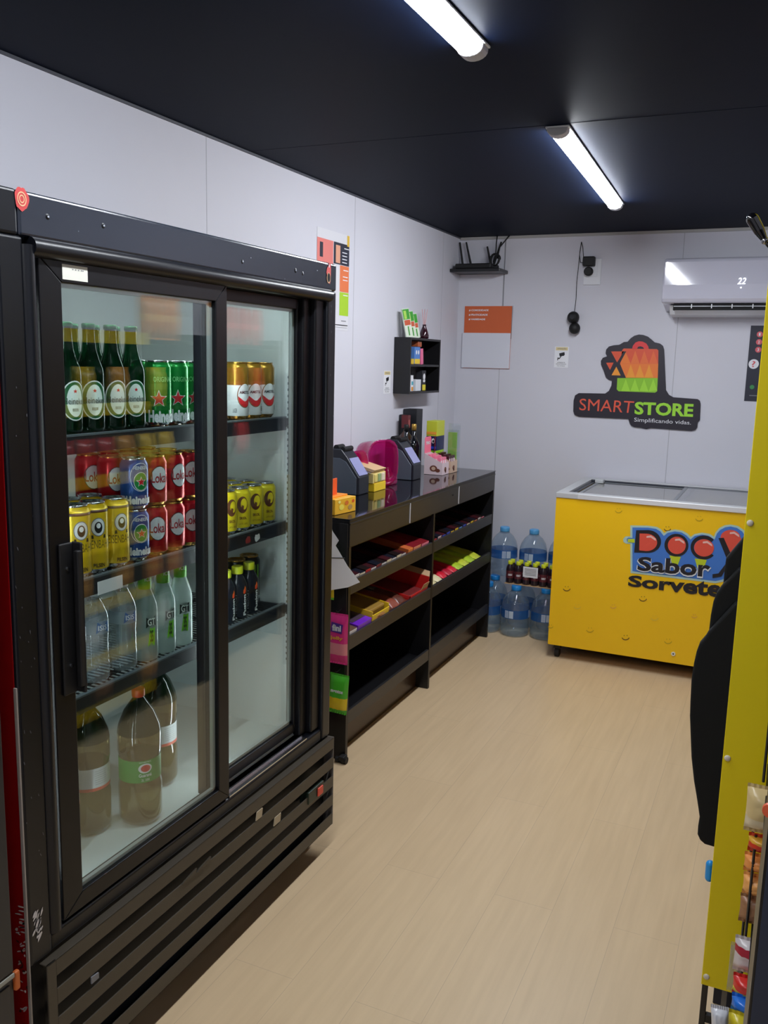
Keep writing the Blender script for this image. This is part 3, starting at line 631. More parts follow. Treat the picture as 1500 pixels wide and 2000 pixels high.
def art_green(b, r, h):
    wrap_poly(b, star(-.012,h*.42,.022), r, CWHT); wrap_poly(b, star(-.012,h*.42,.018), r+.0004, STAR)
    b.text('Heineken', wrap(r+.0005, 0.1, h*.06, .085, .030), CWHT, .05); b.text('ORIGINAL', wrap(r+.0005, 0.0, h*.68, .05, .012), mat('pale_green',(120,200,130),0.4), .01)
greenc = can('green_beer_can', 'can', '', .033, .157, [(0,CGRN)], art_green)
def art_white(b, r, h):
    wrap_poly(b, disc(0,h*.42,.024,.034), r, CGLD); wrap_poly(b, disc(0,h*.42,.022,.032), r+.0003, CWHT); wrap_poly(b, [(.0215*math.cos(a),h*.41+.030*math.sin(a)) for a in [math.pi+math.pi*i/14 for i in range(15)]], r+.0006, STAR)
    b.text('AMSTEL', wrap(r+.0009, 0, h*.45, .036, .008), INK, .03); b.text('LAGER', wrap(r+.0005, -0.9, h*.12, .012, .012), GREYINK, .02); b.text('BEER', wrap(r+.0005, 0.75, h*.14, .010, .012), INK, .02)
whitec = can('white_beer_can', 'can', '', .0325, .157, [(0,CWHT),(.50,CWHT),(.60,CGLD)], art_white, GOLDM)
def art_lemon(b, r, h):
    wrap_poly(b, disc(0,h*.62,.016,.024), r, BRN); wrap_poly(b, disc(.004,h*.64,.010,.016), r+.0003, YEL2)
    wrap_poly(b, [(-.006,h*.50),(.002,h*.48),(.004,h*.60),(-.003,h*.62)], r+.0006, BRN); b.text('SKOL', wrap(r+.0004, 0.05, h*.28, .022, .008), BRN, .03); b.text('LATA 350ML', wrap(r+.0004, 0.1, h*.16, .026, .005), BRN)
    b.text('PILSEN', lambda a, c: (r*math.cos(0.95+c*.2), r*math.sin(0.95+c*.2), h*.3+a*h*.45), mat('can_print_dark',(70,70,20),0.4), .01)
lemonc = can('yellow_beer_can', 'can', '', .033, .1225, [(0,YEL2)], art_lemon)
def art_energy(b, r, h):
    for k, dx in enumerate((-.012,0,.012)):
        wrap_poly(b, [(dx-.004,h*.84),(dx+.003,h*.84),(dx+.002,h*.6),(dx+.004,h*.45),(dx,h*.30),(dx-.001,h*.5),(dx-.003,h*.62)], r, LIME)
    b.text('MONSTER', wrap(r+.0004, 0, h*.16, .050, .010), CWHT, .02)
energyc = can('energy_drink_can', 'can', '', .033, .157, [(0,CBLK)], art_energy, GOLDM)

FACE = -0.38    # drinks turn their fronts a little to the door
def stock(proto, used, rows, z, lab, group, x0=0.545, v=1000, jit=0.1):
    "rows: list of (row name, x, list of (u px or None, y))"
    for rn, x, ys, dz in rows:
        for i, y in enumerate(ys):
            ordn = ('first','second','third','fourth','fifth','sixth','seventh')[i]
            place(proto, used, (x, y, z+dz+.0005), FACE+random.uniform(-jit,jit), lab % (ordn, rn), group)
Z1, Z2, Z3, Z0 = SH[0], SH[1], SH[2], IZ0
# middle shelf, left: yellow tall cans, blue stack, red stacks
ys = [yat(148,1045,.545), yat(182,1045,.545), yat(222,1045,.545)]
stock(tall, [], [('front row', .545, [ys[0]-.001, ys[1], ys[1]+.07], 0), ('second row', .475, [ys[0]-.001, ys[1], ys[1]+.07], 0)], Z2, 'tall yellow beer can, %s from the left in the %s of the middle shelf', 'tall yellow beer cans', jit=.12)
yb = ys[1]+.141
stock(bluec, [], [('bottom layer', .545, [yb], 0), ('top layer of the stack', .545, [yb], .123)], Z2, 'blue beer can between yellow and red cans, %s in the %s', 'stacked blue beer cans', jit=.05)
yr = [yb+.070, yb+.139, yb+.208, yb+.277]
stock(redc, [], [('bottom layer at the front', .545, yr, 0), ('top layer at the front', .545, yr[:3], .123), ('bottom layer, second row', .476, yr, 0), ('top layer, second row', .476, [yb]+yr[:3], .123), ('top layer, third row', .407, [yb]+yr[:3], .123), ('bottom layer, third row', .407, [yb]+yr[:3], 0), ('bottom layer, second row behind the blue cans', .476, [yb], 0)], Z2, 'red beer can, %s from the left, %s', 'stacked red beer cans', jit=.25)
# middle shelf, right: lemon yellow cans
yl = [2.015, 2.083, 2.151, 2.219]
stock(lemonc, [], [('front row', .545, yl[0:], 0), ('second row', .477, yl, 0), ('third row', .409, yl, 0)], Z2, 'lemon yellow beer can behind the right door, %s from the left, %s', 'lemon yellow beer cans', jit=.3)
# top shelf: green cans and white cans
yg = [1.735+.0, 1.803, 1.871]
stock(greenc, [], [('front row', .545, yg, 0), ('second row', .477, yg, 0)], Z1, 'green can with a red star on the top shelf, %s from the left, %s', 'green beer cans with a red star', jit=.15)
stock(whitec, [], [('front row', .545, [2.075, 2.143, 2.211], 0)], Z1, 'white and gold can behind the right door, %s from the left, %s', 'white and gold beer cans', jit=.15)

# green glass bottles
GB = clear('green_glass', (0.10,0.36,0.20), 1.5, 0.03, body=(14,58,34), bodyw=0.35)
t = thing('beer_bottle', '', 'bottle')
b = MB(); b.lathe([(.024,0),(.0295,.004),(.0305,.012),(.0305,.125),(.0295,.137),(.023,.155),(.0165,.175),(.0135,.20),(.0132,.222),(.0145,.223),(.0145,.229)], GB, n=28); b.build('bottle_glass', t)
b = MB(); wrap_poly(b, disc(0,.070,.030,.042,28), .0308, CWHT); wrap_poly(b, disc(0,.070,.0275,.0395,28), .0310, mat('label_green',(20,90,50),0.4)); wrap_poly(b, disc(0,.070,.0185,.0335,28), .0313, mat('label_pale',(220,232,226),0.4))
b.text('Heineken', wrap(.0320, 0, .063, .050, .013), mat('label_ink',(20,40,30),0.4), .0); wrap_poly(b, star(0,.090,.005), .0316, STAR); b.text('BEER', wrap(.0316,0,.048,.014,.006), mat('label_ink',())); b.build('bottle_label', t)
b = MB(); b.lathe([(.0148,.224),(.0150,.232),(.0125,.2335)], mat('cap_green',(24,110,54),0.3,0.4), n=16); b.build('bottle_cap', t)
yh = [yat(133,800,.545), yat(172,800,.545), yat(211,800,.545), yat(252,800,.545)]
yh = [yh[0], yh[0]+.068, yh[0]+.136, yh[0]+.204]
stock(t, [], [('front row', .545, yh, 0), ('second row', .478, [y+.02 for y in yh], 0)], Z1, 'green glass beer bottle on the top shelf, %s from the left, %s', 'green beer bottles', jit=.2)

# clear water bottles
PET = clear('clear_pet', (0.93,0.96,0.98), 1.45, 0.05, body=(225,236,242), bodyw=0.16, boost=2.6)
t = thing('water_bottle', '', 'bottle')
b = MB(); pr = [(.020,0),(.029,.004),(.0315,.014),(.0315,.05)]
for k in range(4): pr += [(.0300,.055+k*.014),(.0315,.062+k*.014)]
pr += [(.0318,.115),(.0318,.150),(.029,.165),(.020,.185),(.0125,.198),(.0125,.205)]
b.lathe(pr, PET, n=28); b.lathe([(.0145,.192),(.0145,.194)], PET, n=16); b.build('bottle_body', t)
b = MB(); b.lathe([(.0322,.118),(.0322,.148)], clear('label_film',(0.9,0.93,0.95),1.4,0.1,body=(210,220,226),bodyw=.45), n=28, cap=False); wrap_poly(b, [(-.016,.120),(.016,.120),(.018,.146),(-.012,.146)], .0326, mat('label_blue',(44,98,158),0.4)); b.text('ISIS', wrap(.0330,0,.127,.022,.012), CWHT, .02); b.build('bottle_label', t)
b = MB(); b.lathe([(.0135,.203),(.0140,.205),(.0140,.217),(.012,.219)], mat('cap_clear_white',(200,212,220),0.3), n=18); b.build('bottle_cap', t)
yw = [1.42,1.489,1.565,1.62]
stock(t, [], [('front row', .545, [1.425,1.497,1.592], 0), ('second row', .475, [1.40,1.47,1.54,1.61], 0)], Z3, 'clear water bottle on the lower shelf, %s from the left, %s', 'clear water bottles', jit=.3)
# green capped clear bottles
FRO = clear('frosted_glass', (0.80,0.86,0.85), 1.5, 0.12, body=(206,220,216), bodyw=0.42)
t = thing('green_capped_bottle', '', 'bottle')
b = MB(); b.lathe([(.026,0),(.030,.004),(.031,.012),(.031,.125),(.029,.142),(.021,.165),(.0150,.182),(.0140,.195)], FRO, n=28); b.build('bottle_glass', t)
b = MB(); b.lathe([(.0155,.178),(.0165,.182),(.0165,.232),(.0140,.235)], mat('cap_green_bright',(104,190,40),0.35), n=20); b.text('ICE', wrap(.0170,0,.20,.016,.010), CWHT, .02); b.build('bottle_cap', t)
b = MB(); wrap_poly(b, [(-.014,.086),(.014,.090),(.013,.116),(-.013,.112)], .0314, mat('label_dark',(20,40,34),0.4)); wrap_poly(b, [(-.010,.040),(.008,.040),(.010,.086),(-.004,.086)], .0314, LIME); b.text('GT', wrap(.0318,0,.092,.020,.018), mat('label_pale',()), .02); b.text('35', wrap(.0318,0,.05,.008,.03), mat('label_dark',()), .03); b.build('bottle_label', t)
stock(t, [], [('front row', .545, [1.672,1.742,1.812], 0), ('second row', .475, [1.69,1.76,1.83], 0)], Z3, 'frosted bottle with a green cap, %s from the left, %s', 'green capped bottles', jit=.2)
# small black energy bottles
t = thing('energy_bottle', '', 'bottle')
b = MB(); b.lathe([(.022,0),(.028,.004),(.0285,.012),(.0275,.05),(.0285,.09),(.0275,.105),(.019,.122),(.0135,.130),(.0135,.136)], mat('pet_black',(24,28,38),0.2), n=26); b.build('bottle_body', t)
b = MB(); b.lathe([(.0160,.132),(.0165,.134),(.0165,.152),(.0145,.154)], CAPY, n=20); b.build('bottle_cap', t)
b = MB(); b.text('Fusion', lambda a, c: (.0290*math.cos(.25-(c-.5)*.35), .0290*math.sin(.25-(c-.5)*.35), .012+a*.062), CWHT, .04)
wrap_poly(b, [(.002,.078),(.008,.076),(.013,.082),(.012,.092),(.008,.100),(.006,.092),(.003,.088)], .0290, mat('flame_orange',(240,110,40),0.4)); wrap_poly(b, [(.004,.078),(.008,.077),(.010,.083),(.007,.090)], .0293, mat('flame_red',(220,50,40),0.4))
b.text('NERGY', lambda a, c: (.0288*math.cos(-.75-(c-.5)*.3), .0288*math.sin(-.75-(c-.5)*.3), .02+a*.06), GREYINK, .02); b.build('bottle_print', t)
stock(t, [], [('front row', .545, [2.015,2.075,2.135], 0), ('second row', .485, [2.005,2.065], 0)], Z3, 'small black energy bottle with a yellow cap, %s from the left, %s', 'small black energy bottles', jit=.12)
stock(energyc, [], [('back row', .500, [2.135,2.205], 0)], Z3, 'black energy can with green claw marks, %s from the left, %s', 'black energy drink cans', jit=.1)
# two litre soda bottles on the cooler floor
SODA = clear('soda_reflect_pet', (0.72,0.66,0.44), 1.45, 0.03, body=(146,116,66), bodyw=0.34, boost=2.2); DKG = clear('dark_green_pet', (0.05,0.16,0.09), 1.45, 0.03, body=(8,40,24), bodyw=0.75)  # lower bottle colour includes the brown of the reflected floor
def soda(label, y, x, rz, cap, labm, front):
    t = thing('soda_bottle', label, 'bottle', (0,0,0), 'two litre soda bottles')
    b = MB(); b.lathe([(.030,0,SODA),(.048,.004,SODA),(.0535,.02,SODA),(.0535,.10,SODA),(.0505,.115,SODA),(.0505,.175,SODA),(.0535,.19,SODA),(.0535,.235,DKG),(.050,.255,DKG),(.036,.290,DKG),(.020,.312,DKG),(.0135,.322,DKG),(.0135,.330,DKG)], SODA, n=32); b.build('bottle_body', t)
    b = MB(); b.lathe([(.0155,.324),(.0160,.326),(.0160,.342),(.0145,.344)], cap, n=20); b.build('bottle_cap', t)
    b = MB(); b.lathe([(.0515,.117),(.0515,.174)], labm, n=32, cap=False)
    if front:
        wrap_poly(b, disc(.0,.154,.017,.0125), .0518, CWHT); wrap_poly(b, disc(.001,.154,.012,.009), .0521, STAR); b.text('ANTARCTICA', wrap(.0519,0,.1685,.030,.0035), CWHT); b.text('Guaraná', wrap(.0519,0,.132,.032,.009), CWHT, .02); b.text('2L 200', wrap(.0519,0,.121,.020,.006), CWHT)
    else:
        b.lathe([(.0518,.117),(.0518,.125)], mat('label_coral',(226,96,80),0.4), n=32, cap=False)
        for k in range(7): b.text('ingredientes e modo', wrap(.0519, -.2, .132+k*.0055, .032, .0028), GREYINK)
    b.build('bottle_label', t)
    t.location = (x, y, Z0+.0005); t.rotation_euler = (0,0,rz); return t
GLB = mat('label_leaf', (60,150,60), 0.4); WLB = mat('label_white', (222,226,230), 0.4)
soda('two litre green soda bottle with a red cap and green label on the cooler floor', 1.640, .545, -.62, mat('cap_red',(206,24,38),0.35), GLB, True)
soda('brown soda bottle with a white back label, left of the green labelled one', 1.545, .465, 0, mat('cap_dark',(24,30,26),0.4), WLB, False)
soda('soda bottle with a white and coral label at the left of the cooler floor', 1.425, .480, 0, mat('cap_dark',()), WLB, False)
soda('two litre soda bottle with a pale label farthest right on the cooler floor', 1.82, .455, 0, mat('cap_dark',()), WLB, False)
# clear film bag behind the white cans

# ================================================================== counter
CX, CY0, CY1 = 0.442, 3.0, 4.872
c = thing('display_counter', 'long black counter with drawers and tilted snack shelves along the left wall', 'counter', (0.2, 3.93, 0))
b = MB(); b.box(XW+.002,CX-.002,CY0+.002,CY1,CT-.022,CT-.004,MDF); b.build('top_board', c, None, .002)
b = MB(); b.box(XW+.002,CX,CY0,CY1+.004,CT-.004,CT,MDFTOP); b.build('glossy_top', c, None, .0012, 1, label='glossy dark glass top')
b = MB(); b.box(XW+.002,CX-.012,CY0+.004,CY1-.002,.878,CT-.022,MDF)
b.build('drawer_case', c)
DR = mat('drawer_front', (32,32,34), 0.36)
for ya, yb in ((CY0+.002,3.598),(3.606,4.246),(4.254,CY1-.004)):
    b = MB(); b.box(CX-.012,CX-.001,ya,yb,.886,CT-.016,DR); b.box(CX-.001,CX+.001,ya,yb,CT-.024,CT-.016,DR); d = b.build('drawer_front', c, None, .002)
for y in (3.602,4.250):
    b = MB(); b.box(CX-.004,CX+.0015,y-.0035,y+.0035,.888,CT-.018,mat('seam_grey',(190,190,196),0.4)); b.build('drawer_joint', c)
b = MB(); b.cyl((CX,4.16,.945),(CX+.002,4.16,.945),.005,DARK,12); b.build('lock', c)
for i, y in enumerate((CY0, 3.905, CY1-.022)):
    b = MB(); b.prism([(XW+.004,y,0),(CX-.002,y,0),(CX-.002,y,.886),(XW+.004,y,.886)], (0,.020,0), MDF); b.build('upright_panel', c, None, .001, 1)
b = MB(); b.box(XW+.002,XW+.008,CY0+.02,CY1-.02,.10,.88,MDF); b.build('back_panel', c)
bays = ((CY0+.021,3.904),(3.926,CY1-.023))
SHELV = ((.690,.745,.075),(.462,.520,.075),(.150,.205,.03)); RISE = (.034,.022,.012)
LIP = mat('shelf_lip_board', (40,39,40), 0.38)
for ya, yb in bays:
    for (z0, z1, dz), R_ in zip(SHELV, RISE):
        b = MB(); b.box(CX-.016,CX-.003,ya,yb,z0,z1,LIP); b.build('shelf_lip', c, None, .001, 1); b = MB()
        b.prism([(CX-.0165,ya,z0+.002),(CX-.0165,ya,z0+R_),(XW+.010,ya,z0+R_+dz),(XW+.010,ya,z0+.002+dz)], (0,yb-ya,0), MDF)
        b.build('snack_shelf', c, None, .001, 1)
    b = MB(); b.box(.36,.374,ya,yb,0,.15,mat('plinth_floor_reflect',(58,38,24),0.3)); b.build('plinth', c)  # plinth coloured with the brown reflection of the floor
b = MB(); b.box(.425,.452,CY0-.035,CY0+.0,.012,.032,RUBBER); b.build('caster_bracket', c, None, .004)
b = MB(); b.cyl((.438,CY0-.020,.0145),(.458,CY0-.020,.0145),.0145,RUBBER,16); b.cyl((.41,CY0-.022,.014),(.425,CY0-.022,.014),.012,RUBBER,14); b.build('caster', c)

# ------------------------------------------------------------------ snacks on the tilted shelves
def shelf_z(sh, x):
    z0, z1, dz = SHELV[sh]; xa, xb = CX-.016, XW+.010
    return z0+RISE[sh]+dz*(xa-x)/(xa-xb)
def tilt(sh): z0,z1,dz = SHELV[sh]; return math.atan2(dz, CX-.016-XW-.010)
def barbox(name, L, w, h, body, endm, foil=None):
    "long pack lying along x; its front end is at x=0"
    b = MB(); b.box(-L,-.0005,-w/2,w/2,0,h,body); b.box(-.0005,.0005,-w/2+.001,w/2-.001,0.001,h-.001,endm)
    if foil: b.box(-.03,-.001,-w/2-.0003,w/2+.0003,h-.001,h+.0006,foil)
    return b
cnt = {}
def put_bar(sh, y, w, h, L, body, endm, label, name='chocolate_bar_box', cat='snack', foil=None, group=None, yaw=0, x=None, lift=0):
    t = thing(name, label, cat, (0,0,0), group)
    barbox(name, L, w, h, body, endm, foil).build('carton', t, (0,0,0), .0015, 1)
    x = (CX-.0175) if x is None else x
    t.location = (x, y, shelf_z(sh, x)+.001+lift); t.rotation_euler = (0, tilt(sh), yaw)
    return t
DKB = mat('bar_dark', (30,20,20), 0.3); DKB2 = mat('bar_maroon', (60,20,26), 0.3); DKB3 = mat('bar_navy', (22,24,36), 0.3)
E_ = lambda n, c: mat('end_'+n, c, 0.35)
ends = [('red',(200,40,40)),('white',(225,218,210)),('cream',(230,215,180)),('red',(200,40,40)),('white',(225,218,210)),('maroon',(120,30,40)),('white',(225,218,210)),('cream',(230,215,180)),('white',(225,218,210)),('cream',(230,215,180)),('white',(225,218,210))]
y = CY0+.045
nth = ('first','second','third','fourth','fifth','sixth','seventh','eighth','ninth','tenth','eleventh','twelfth','thirteenth')
for i, (n, cc) in enumerate(ends):
    w = .050; put_bar(0, y, w, .028+.004*(i%2), .33, (DKB,DKB2,DKB3)[i%3], E_(n, cc), 'dark bar box with a %s end, %s along the near upper shelf' % (n, nth[i]), group='dark bar boxes on the near upper shelf'); y += .053
put_bar(0, 3.655, .055, .035, .33, mat('bar_orange',(190,96,50),0.35), E_('orange',(240,140,60)), 'flat box with an orange end on the near upper shelf')
put_bar(0, 3.735, .09, .034, .34, mat('bar_crimson',(120,22,32),0.35), E_('salmon',(240,150,110)), 'flat crimson box with a salmon end on the near upper shelf')
put_bar(0, 3.835, .09, .032, .34, mat('bar_crimson',()), E_('pink',(240,130,150)), 'flat crimson box with a pink end at the far side of the near upper shelf')
ends = [('red',(206,36,44)),('pale',(220,190,190)),('blue',(40,70,190)),('blue',(40,70,190)),('yellow',(236,200,40)),('yellow',(236,200,40)),('light blue',(90,150,220)),('blue',(40,70,190)),('cream',(230,215,180)),('yellow',(236,200,40)),('orange',(240,140,60)),('white',(225,218,210)),('pink',(240,130,150))]
y = 3.965
for i, (n, cc) in enumerate(ends):
    put_bar(0, y, .048, .026+.004*(i%2), .32, (DKB,DKB3,DKB2)[i%3], E_(n.replace(' ','_'), cc), 'slim sweet box with a %s end, %s along the far upper shelf' % (n, nth[i]), 'sweet_box', group='slim sweet boxes on the far upper shelf'); y += .062
# lower near shelf
t = put_bar(1, 3.065, .075, .05, .10, mat('bag_brown',(96,66,50),0.5), E_('print_white',(226,222,226)), 'small white printed sweet pack at the near end of the lower shelf', 'sweet_pack')
t = put_bar(1, 3.175, .13, .055, .22, mat('box_violet',(112,40,190),0.3), E_('violet',(124,48,200)), 'violet chocolate box on the near lower shelf', 'chocolate_box')
b = MB(); b.box(-.20,-.03,-.058,.058,.0555,.057,mat('foil_grey',(90,70,90),0.3,0.3)); b.build('inner_pack', t, (0,0,0))
t = thing('yellow_snack_box', 'open yellow snack box next to the violet chocolate box', 'box'); t.location = (CX-.018, 3.335, shelf_z(1,CX-.018)+.001); t.rotation_euler = (0,tilt(1),0)
YB_ = mat('box_yellow',(236,200,44),0.35)
b = MB(); b.box(-.24,0,-.085,.085,0,.004,YB_); b.box(-.004,0,-.085,.085,.004,.060,YB_); b.box(-.24,-.236,-.085,.085,.004,.085,YB_); b.box(-.236,-.004,-.085,-.081,.004,.075,YB_); b.box(-.236,-.004,.081,.085,.004,.075,YB_); tb_ = b
b = MB(); b.box(-.232,-.02,-.079,.079,.006,.072,mat('pack_gold',(150,116,50),0.35)); b.build('snack_packs', t, (0,0,0), .008)
b = tb_; b.poly([(.0006,y,z) for y,z in disc(.0,.032,.05,.022)], mat('print_peach',(226,170,110),0.5)); b.text('Bis', plane_map((.0010,-.03,.02),(.0010,.03,.02),(.0010,-.03,.045)), mat('print_brown',(120,60,30),0.5), .03); b.build('tray', t, (0,0,0))
def pillow(name, label, w, h, tk, m, m2=None, band=None, seed=0, cat='snack', group=None, crimp=.008):
    t = thing(name, label, cat, (0,0,0), group); b = MB(); bag(b, w, h, tk, m, m2, band, seed=seed, crimp=crimp); b.build('pouch', t, (0,0,0)); return t
BRG = mat('bag_cocoa',(92,48,36),0.28); BRR = mat('bag_rust',(140,70,52),0.3); FOIL = mat('foil_silver',(190,180,180),0.2,0.7)
for i, (y, m, lab) in enumerate(((3.46,BRG,'brown sweet bag lying beside the open yellow box'),(3.535,BRR,'rust brown sweet bag on the near lower shelf, between two bags'),(3.61,BRG,'brown sweet bag beside the red carton on the near lower shelf'))):
    t = pillow('sweet_bag', lab, .095, .26, .055, m, FOIL if i==2 else None, (.55,.75), seed=i, group='brown sweet bags on the near lower shelf')
    t.location = (CX-.020, y, shelf_z(1,CX-.02)+.030); t.rotation_euler = (math.radians(90)-tilt(1)+.03, 0, math.radians(-90))
t = thing('red_carton', 'open red carton with cardboard flaps at the far end of the near lower shelf', 'box'); t.location = (CX-.018, 3.775, shelf_z(1,CX-.018)+.001); t.rotation_euler = (0,tilt(1),0)
RC = mat('carton_red',(206,34,32),0.35); KRF = mat('cardboard',(186,150,112),0.7)
b = MB(); b.box(-.33,0,-.11,.105,0,.004,RC); b.box(-.004,0,-.11,.105,.004,.045,RC); b.box(-.33,0,.101,.105,.004,.095,RC); b.box(-.33,0,-.11,-.106,.004,.045,RC); b.box(-.33,-.326,-.11,.105,.004,.095,RC); b.build('carton', t, (0,0,0))
b = MB(); b.prism([(-.33,.103,.095),(0,.103,.095),(-.01,.125,.115),(-.32,.125,.115)], (0,0,.002), KRF); b.prism([(-.002,.10,.045),(-.002,.02,.045),(.004,.03,.075),(.004,.10,.075)], (.002,0,0), KRF); b.build('flap', t, (0,0,0))
b = MB(); b.box(-.32,-.012,-.102,.09,.005,.034,mat('sweets_dark',(110,40,40),0.3,noise=.5,nscale=60)); b.build('contents', t, (0,0,0), .01)
# lower far shelf
far = [('beige',(214,200,150),.07),('cream',(226,214,170),.06),('red',(206,30,50),.055),('crimson',(180,26,50),.055),('red',(206,30,50),.055),('lime',(176,206,50),.075),('yellow green',(196,206,60),.075),('lime',(176,206,50),.075),('yellow green',(206,214,70),.08)]
y = 3.975
for i, (n, cc, w) in enumerate(far):
    t = pillow('snack_bag', '%s snack bag on the far lower counter shelf, %s from the near side' % (n, nth[i]), w*1.15, .25, .042, mat('bagc_'+n.replace(' ','_'),cc,0.28), seed=40+i, group='snack bags on the far lower shelf')
    t.location = (CX-.020, y+w/2, shelf_z(1,CX-.02)+.024); t.rotation_euler = (math.radians(90)-tilt(1), 0, math.radians(-90)); y += w+.022

# ------------------------------------------------------------------ hanging strip and papers at the counter's near end
t = thing('hanging_paper', 'folded white sheet taped to the near end of the counter', 'paper')
b = MB(); b.prism([(px_,2.925+(px_-.385)*.62,pz_) for px_,pz_ in [(.388,1.00),(.402,.955),(.422,.92),(.412,.90),(.452,.82),(.494,.755),(.455,.735),(.388,.722)]], (-.0008,.0013,0), PAPER); b.build('sheet', t, (0,0,0))
b = MB(); b.tube([(.386,2.924,.853),(.43,2.951,.852),(.444,2.960,.851)], .0016, RUBBER, 6); b.build('tie', t, (0,0,0))
t = thing('clip_strip', 'thin black hook strip hanging down the near end of the counter', 'strip'); b = MB(); b.box(.405,.440,2.985,2.989,.20,.98,RUBBER)
for z in (.64,.395): b.tube([(.422,2.985,z),(.422,2.95,z-.004),(.422,2.935,z+.004)], .0014, RUBBER, 6)
b.build('strip', t, (0,0,0))
PNKB = mat('pouch_pink',(232,60,140),0.25)
t = thing('pink_candy_bag', 'pink candy pouch hanging on the end of the counter', 'candy bag'); b = MB(); bag(b, .086, .205, .026, PNKB, mat('pouch_rose',(240,150,160),0.3), (.15,.42), seed=3)
b.build('pouch', t, (0,0,0)); b = MB(); F = plane_map((-.028,-.0150,.128),(.028,-.0150,.128),(-.028,-.0150,.172)); b.poly([F(0.02,.1),F(.9,0),F(1,.85),F(.1,1)], mat('badge_violet',(90,50,150),0.4)); b.text('fini', lambda a, c: F(.15+.7*a,.2+.6*c)+Vector((0,-.0006,0)), CWHT, .05); F = plane_map((-.028,-.0146,.098),(.028,-.0146,.098),(-.028,-.0146,.116)); b.text('jelly', F, mat('print_gold2',(236,170,70),0.4), .04); b.build('pouch_print', t, (0,0,0)); t.location = (.426,2.948,.427)
t = thing('green_candy_bag', 'crumpled green and yellow candy pouch hanging below the pink one', 'candy bag'); b = MB(); bag(b, .082, .165, .036, mat('pouch_green',(80,190,50),0.25), mat('pouch_yellow',(232,206,40),0.25), (.12,.40), seed=9); b.build('pouch', t, (0,0,0))
b = MB(); F = plane_map((-.026,-.0195,.092),(.026,-.0195,.092),(-.026,-.0195,.106)); b.text('mentos', F, CWHT, .05); b.build('pouch_print', t, (0,0,0)); t.location = (.428,2.945,.223); t.rotation_euler = (0,.06,.05)
t = thing('lime_candy_bag', 'slim lime green pouch mostly hidden behind the cooler edge', 'candy bag'); b = MB(); bag(b, .05, .21, .02, LIME, mat('pouch_yellow',()), (.0,.35), seed=12); b.build('pouch', t, (0,0,0)); t.location = (.376,2.955,.68)
t = thing('orange_candy_bag', 'long orange pouch seen as a sliver along the cooler edge', 'candy bag'); b = MB(); bag(b, .05, .30, .02, mat('pouch_orange',(240,110,60),0.3), seed=13); b.build('pouch', t, (0,0,0)); t.location = (.352,2.93,.13)

# ================================================================== things on the counter
TG = mat('terminal_side', (84,94,106), 0.4); TD = mat('terminal_dark', (30,34,44), 0.35)
def terminal(label, x, y0, y1):
    t = thing('checkout_terminal', label, 'terminal', (x,(y0+y1)/2,CT))
    z = CT+.0005
    side = [(x-.165,z),(x,z),(x,z+.080),(x-.062,z+.168),(x-.095,z+.205),(x-.165,z+.205)]
    b = MB(); b.prism([(px,y0+.004,pz) for px,pz in side], (0,y1-y0-.008,0), TD); b.build('housing', t, None, .004)
    for ya, yb in ((y0,y0+.0038),(y1-.0038,y1)):
        b = MB(); b.prism([(px,ya,pz) for px,pz in [(x-.160,z+.002),(x-.012,z+.002),(x-.012,z+.078),(x-.066,z+.150),(x-.10,z+.165),(x-.160,z+.165)]], (0,yb-ya,0), TG); b.build('side_cover', t, None, .001, 1)
    d = Vector((-.062,0,.088)).normalized(); nn = Vector((.088,0,.062)).normalized(); p = Vector((x,0,z+.080))
    b = MB(); a = p+d*.008+nn*.0008; e = p+d*.102+nn*.0008; b.prism([(a.x,y0+.012,a.z),(a.x,y1-.012,a.z),(e.x,y1-.012,e.z),(e.x,y0+.012,e.z)], nn*.003, mat('terminal_screen',(150,152,196),0.12)); b.build('screen', t, None, .001, 1)
    b = MB(); b.cyl((x-.090,y0+.015,z+.204),(x-.090,y1-.015,z+.204),.012,RUBBER,18); b.cyl((x-.130,y0+.025,z+.208),(x-.130,y1-.025,z+.208),.014,RUBBER,18); b.build('scanner_roll', t, None, .003)
    return t
terminal('dark grey wedge shaped checkout terminal on the counter, farther one, by the pink bar boxes', .210, 4.185, 4.300)
terminal('dark grey wedge shaped checkout terminal on the counter, nearer one, by the cooler', .200, 3.565, 3.680)
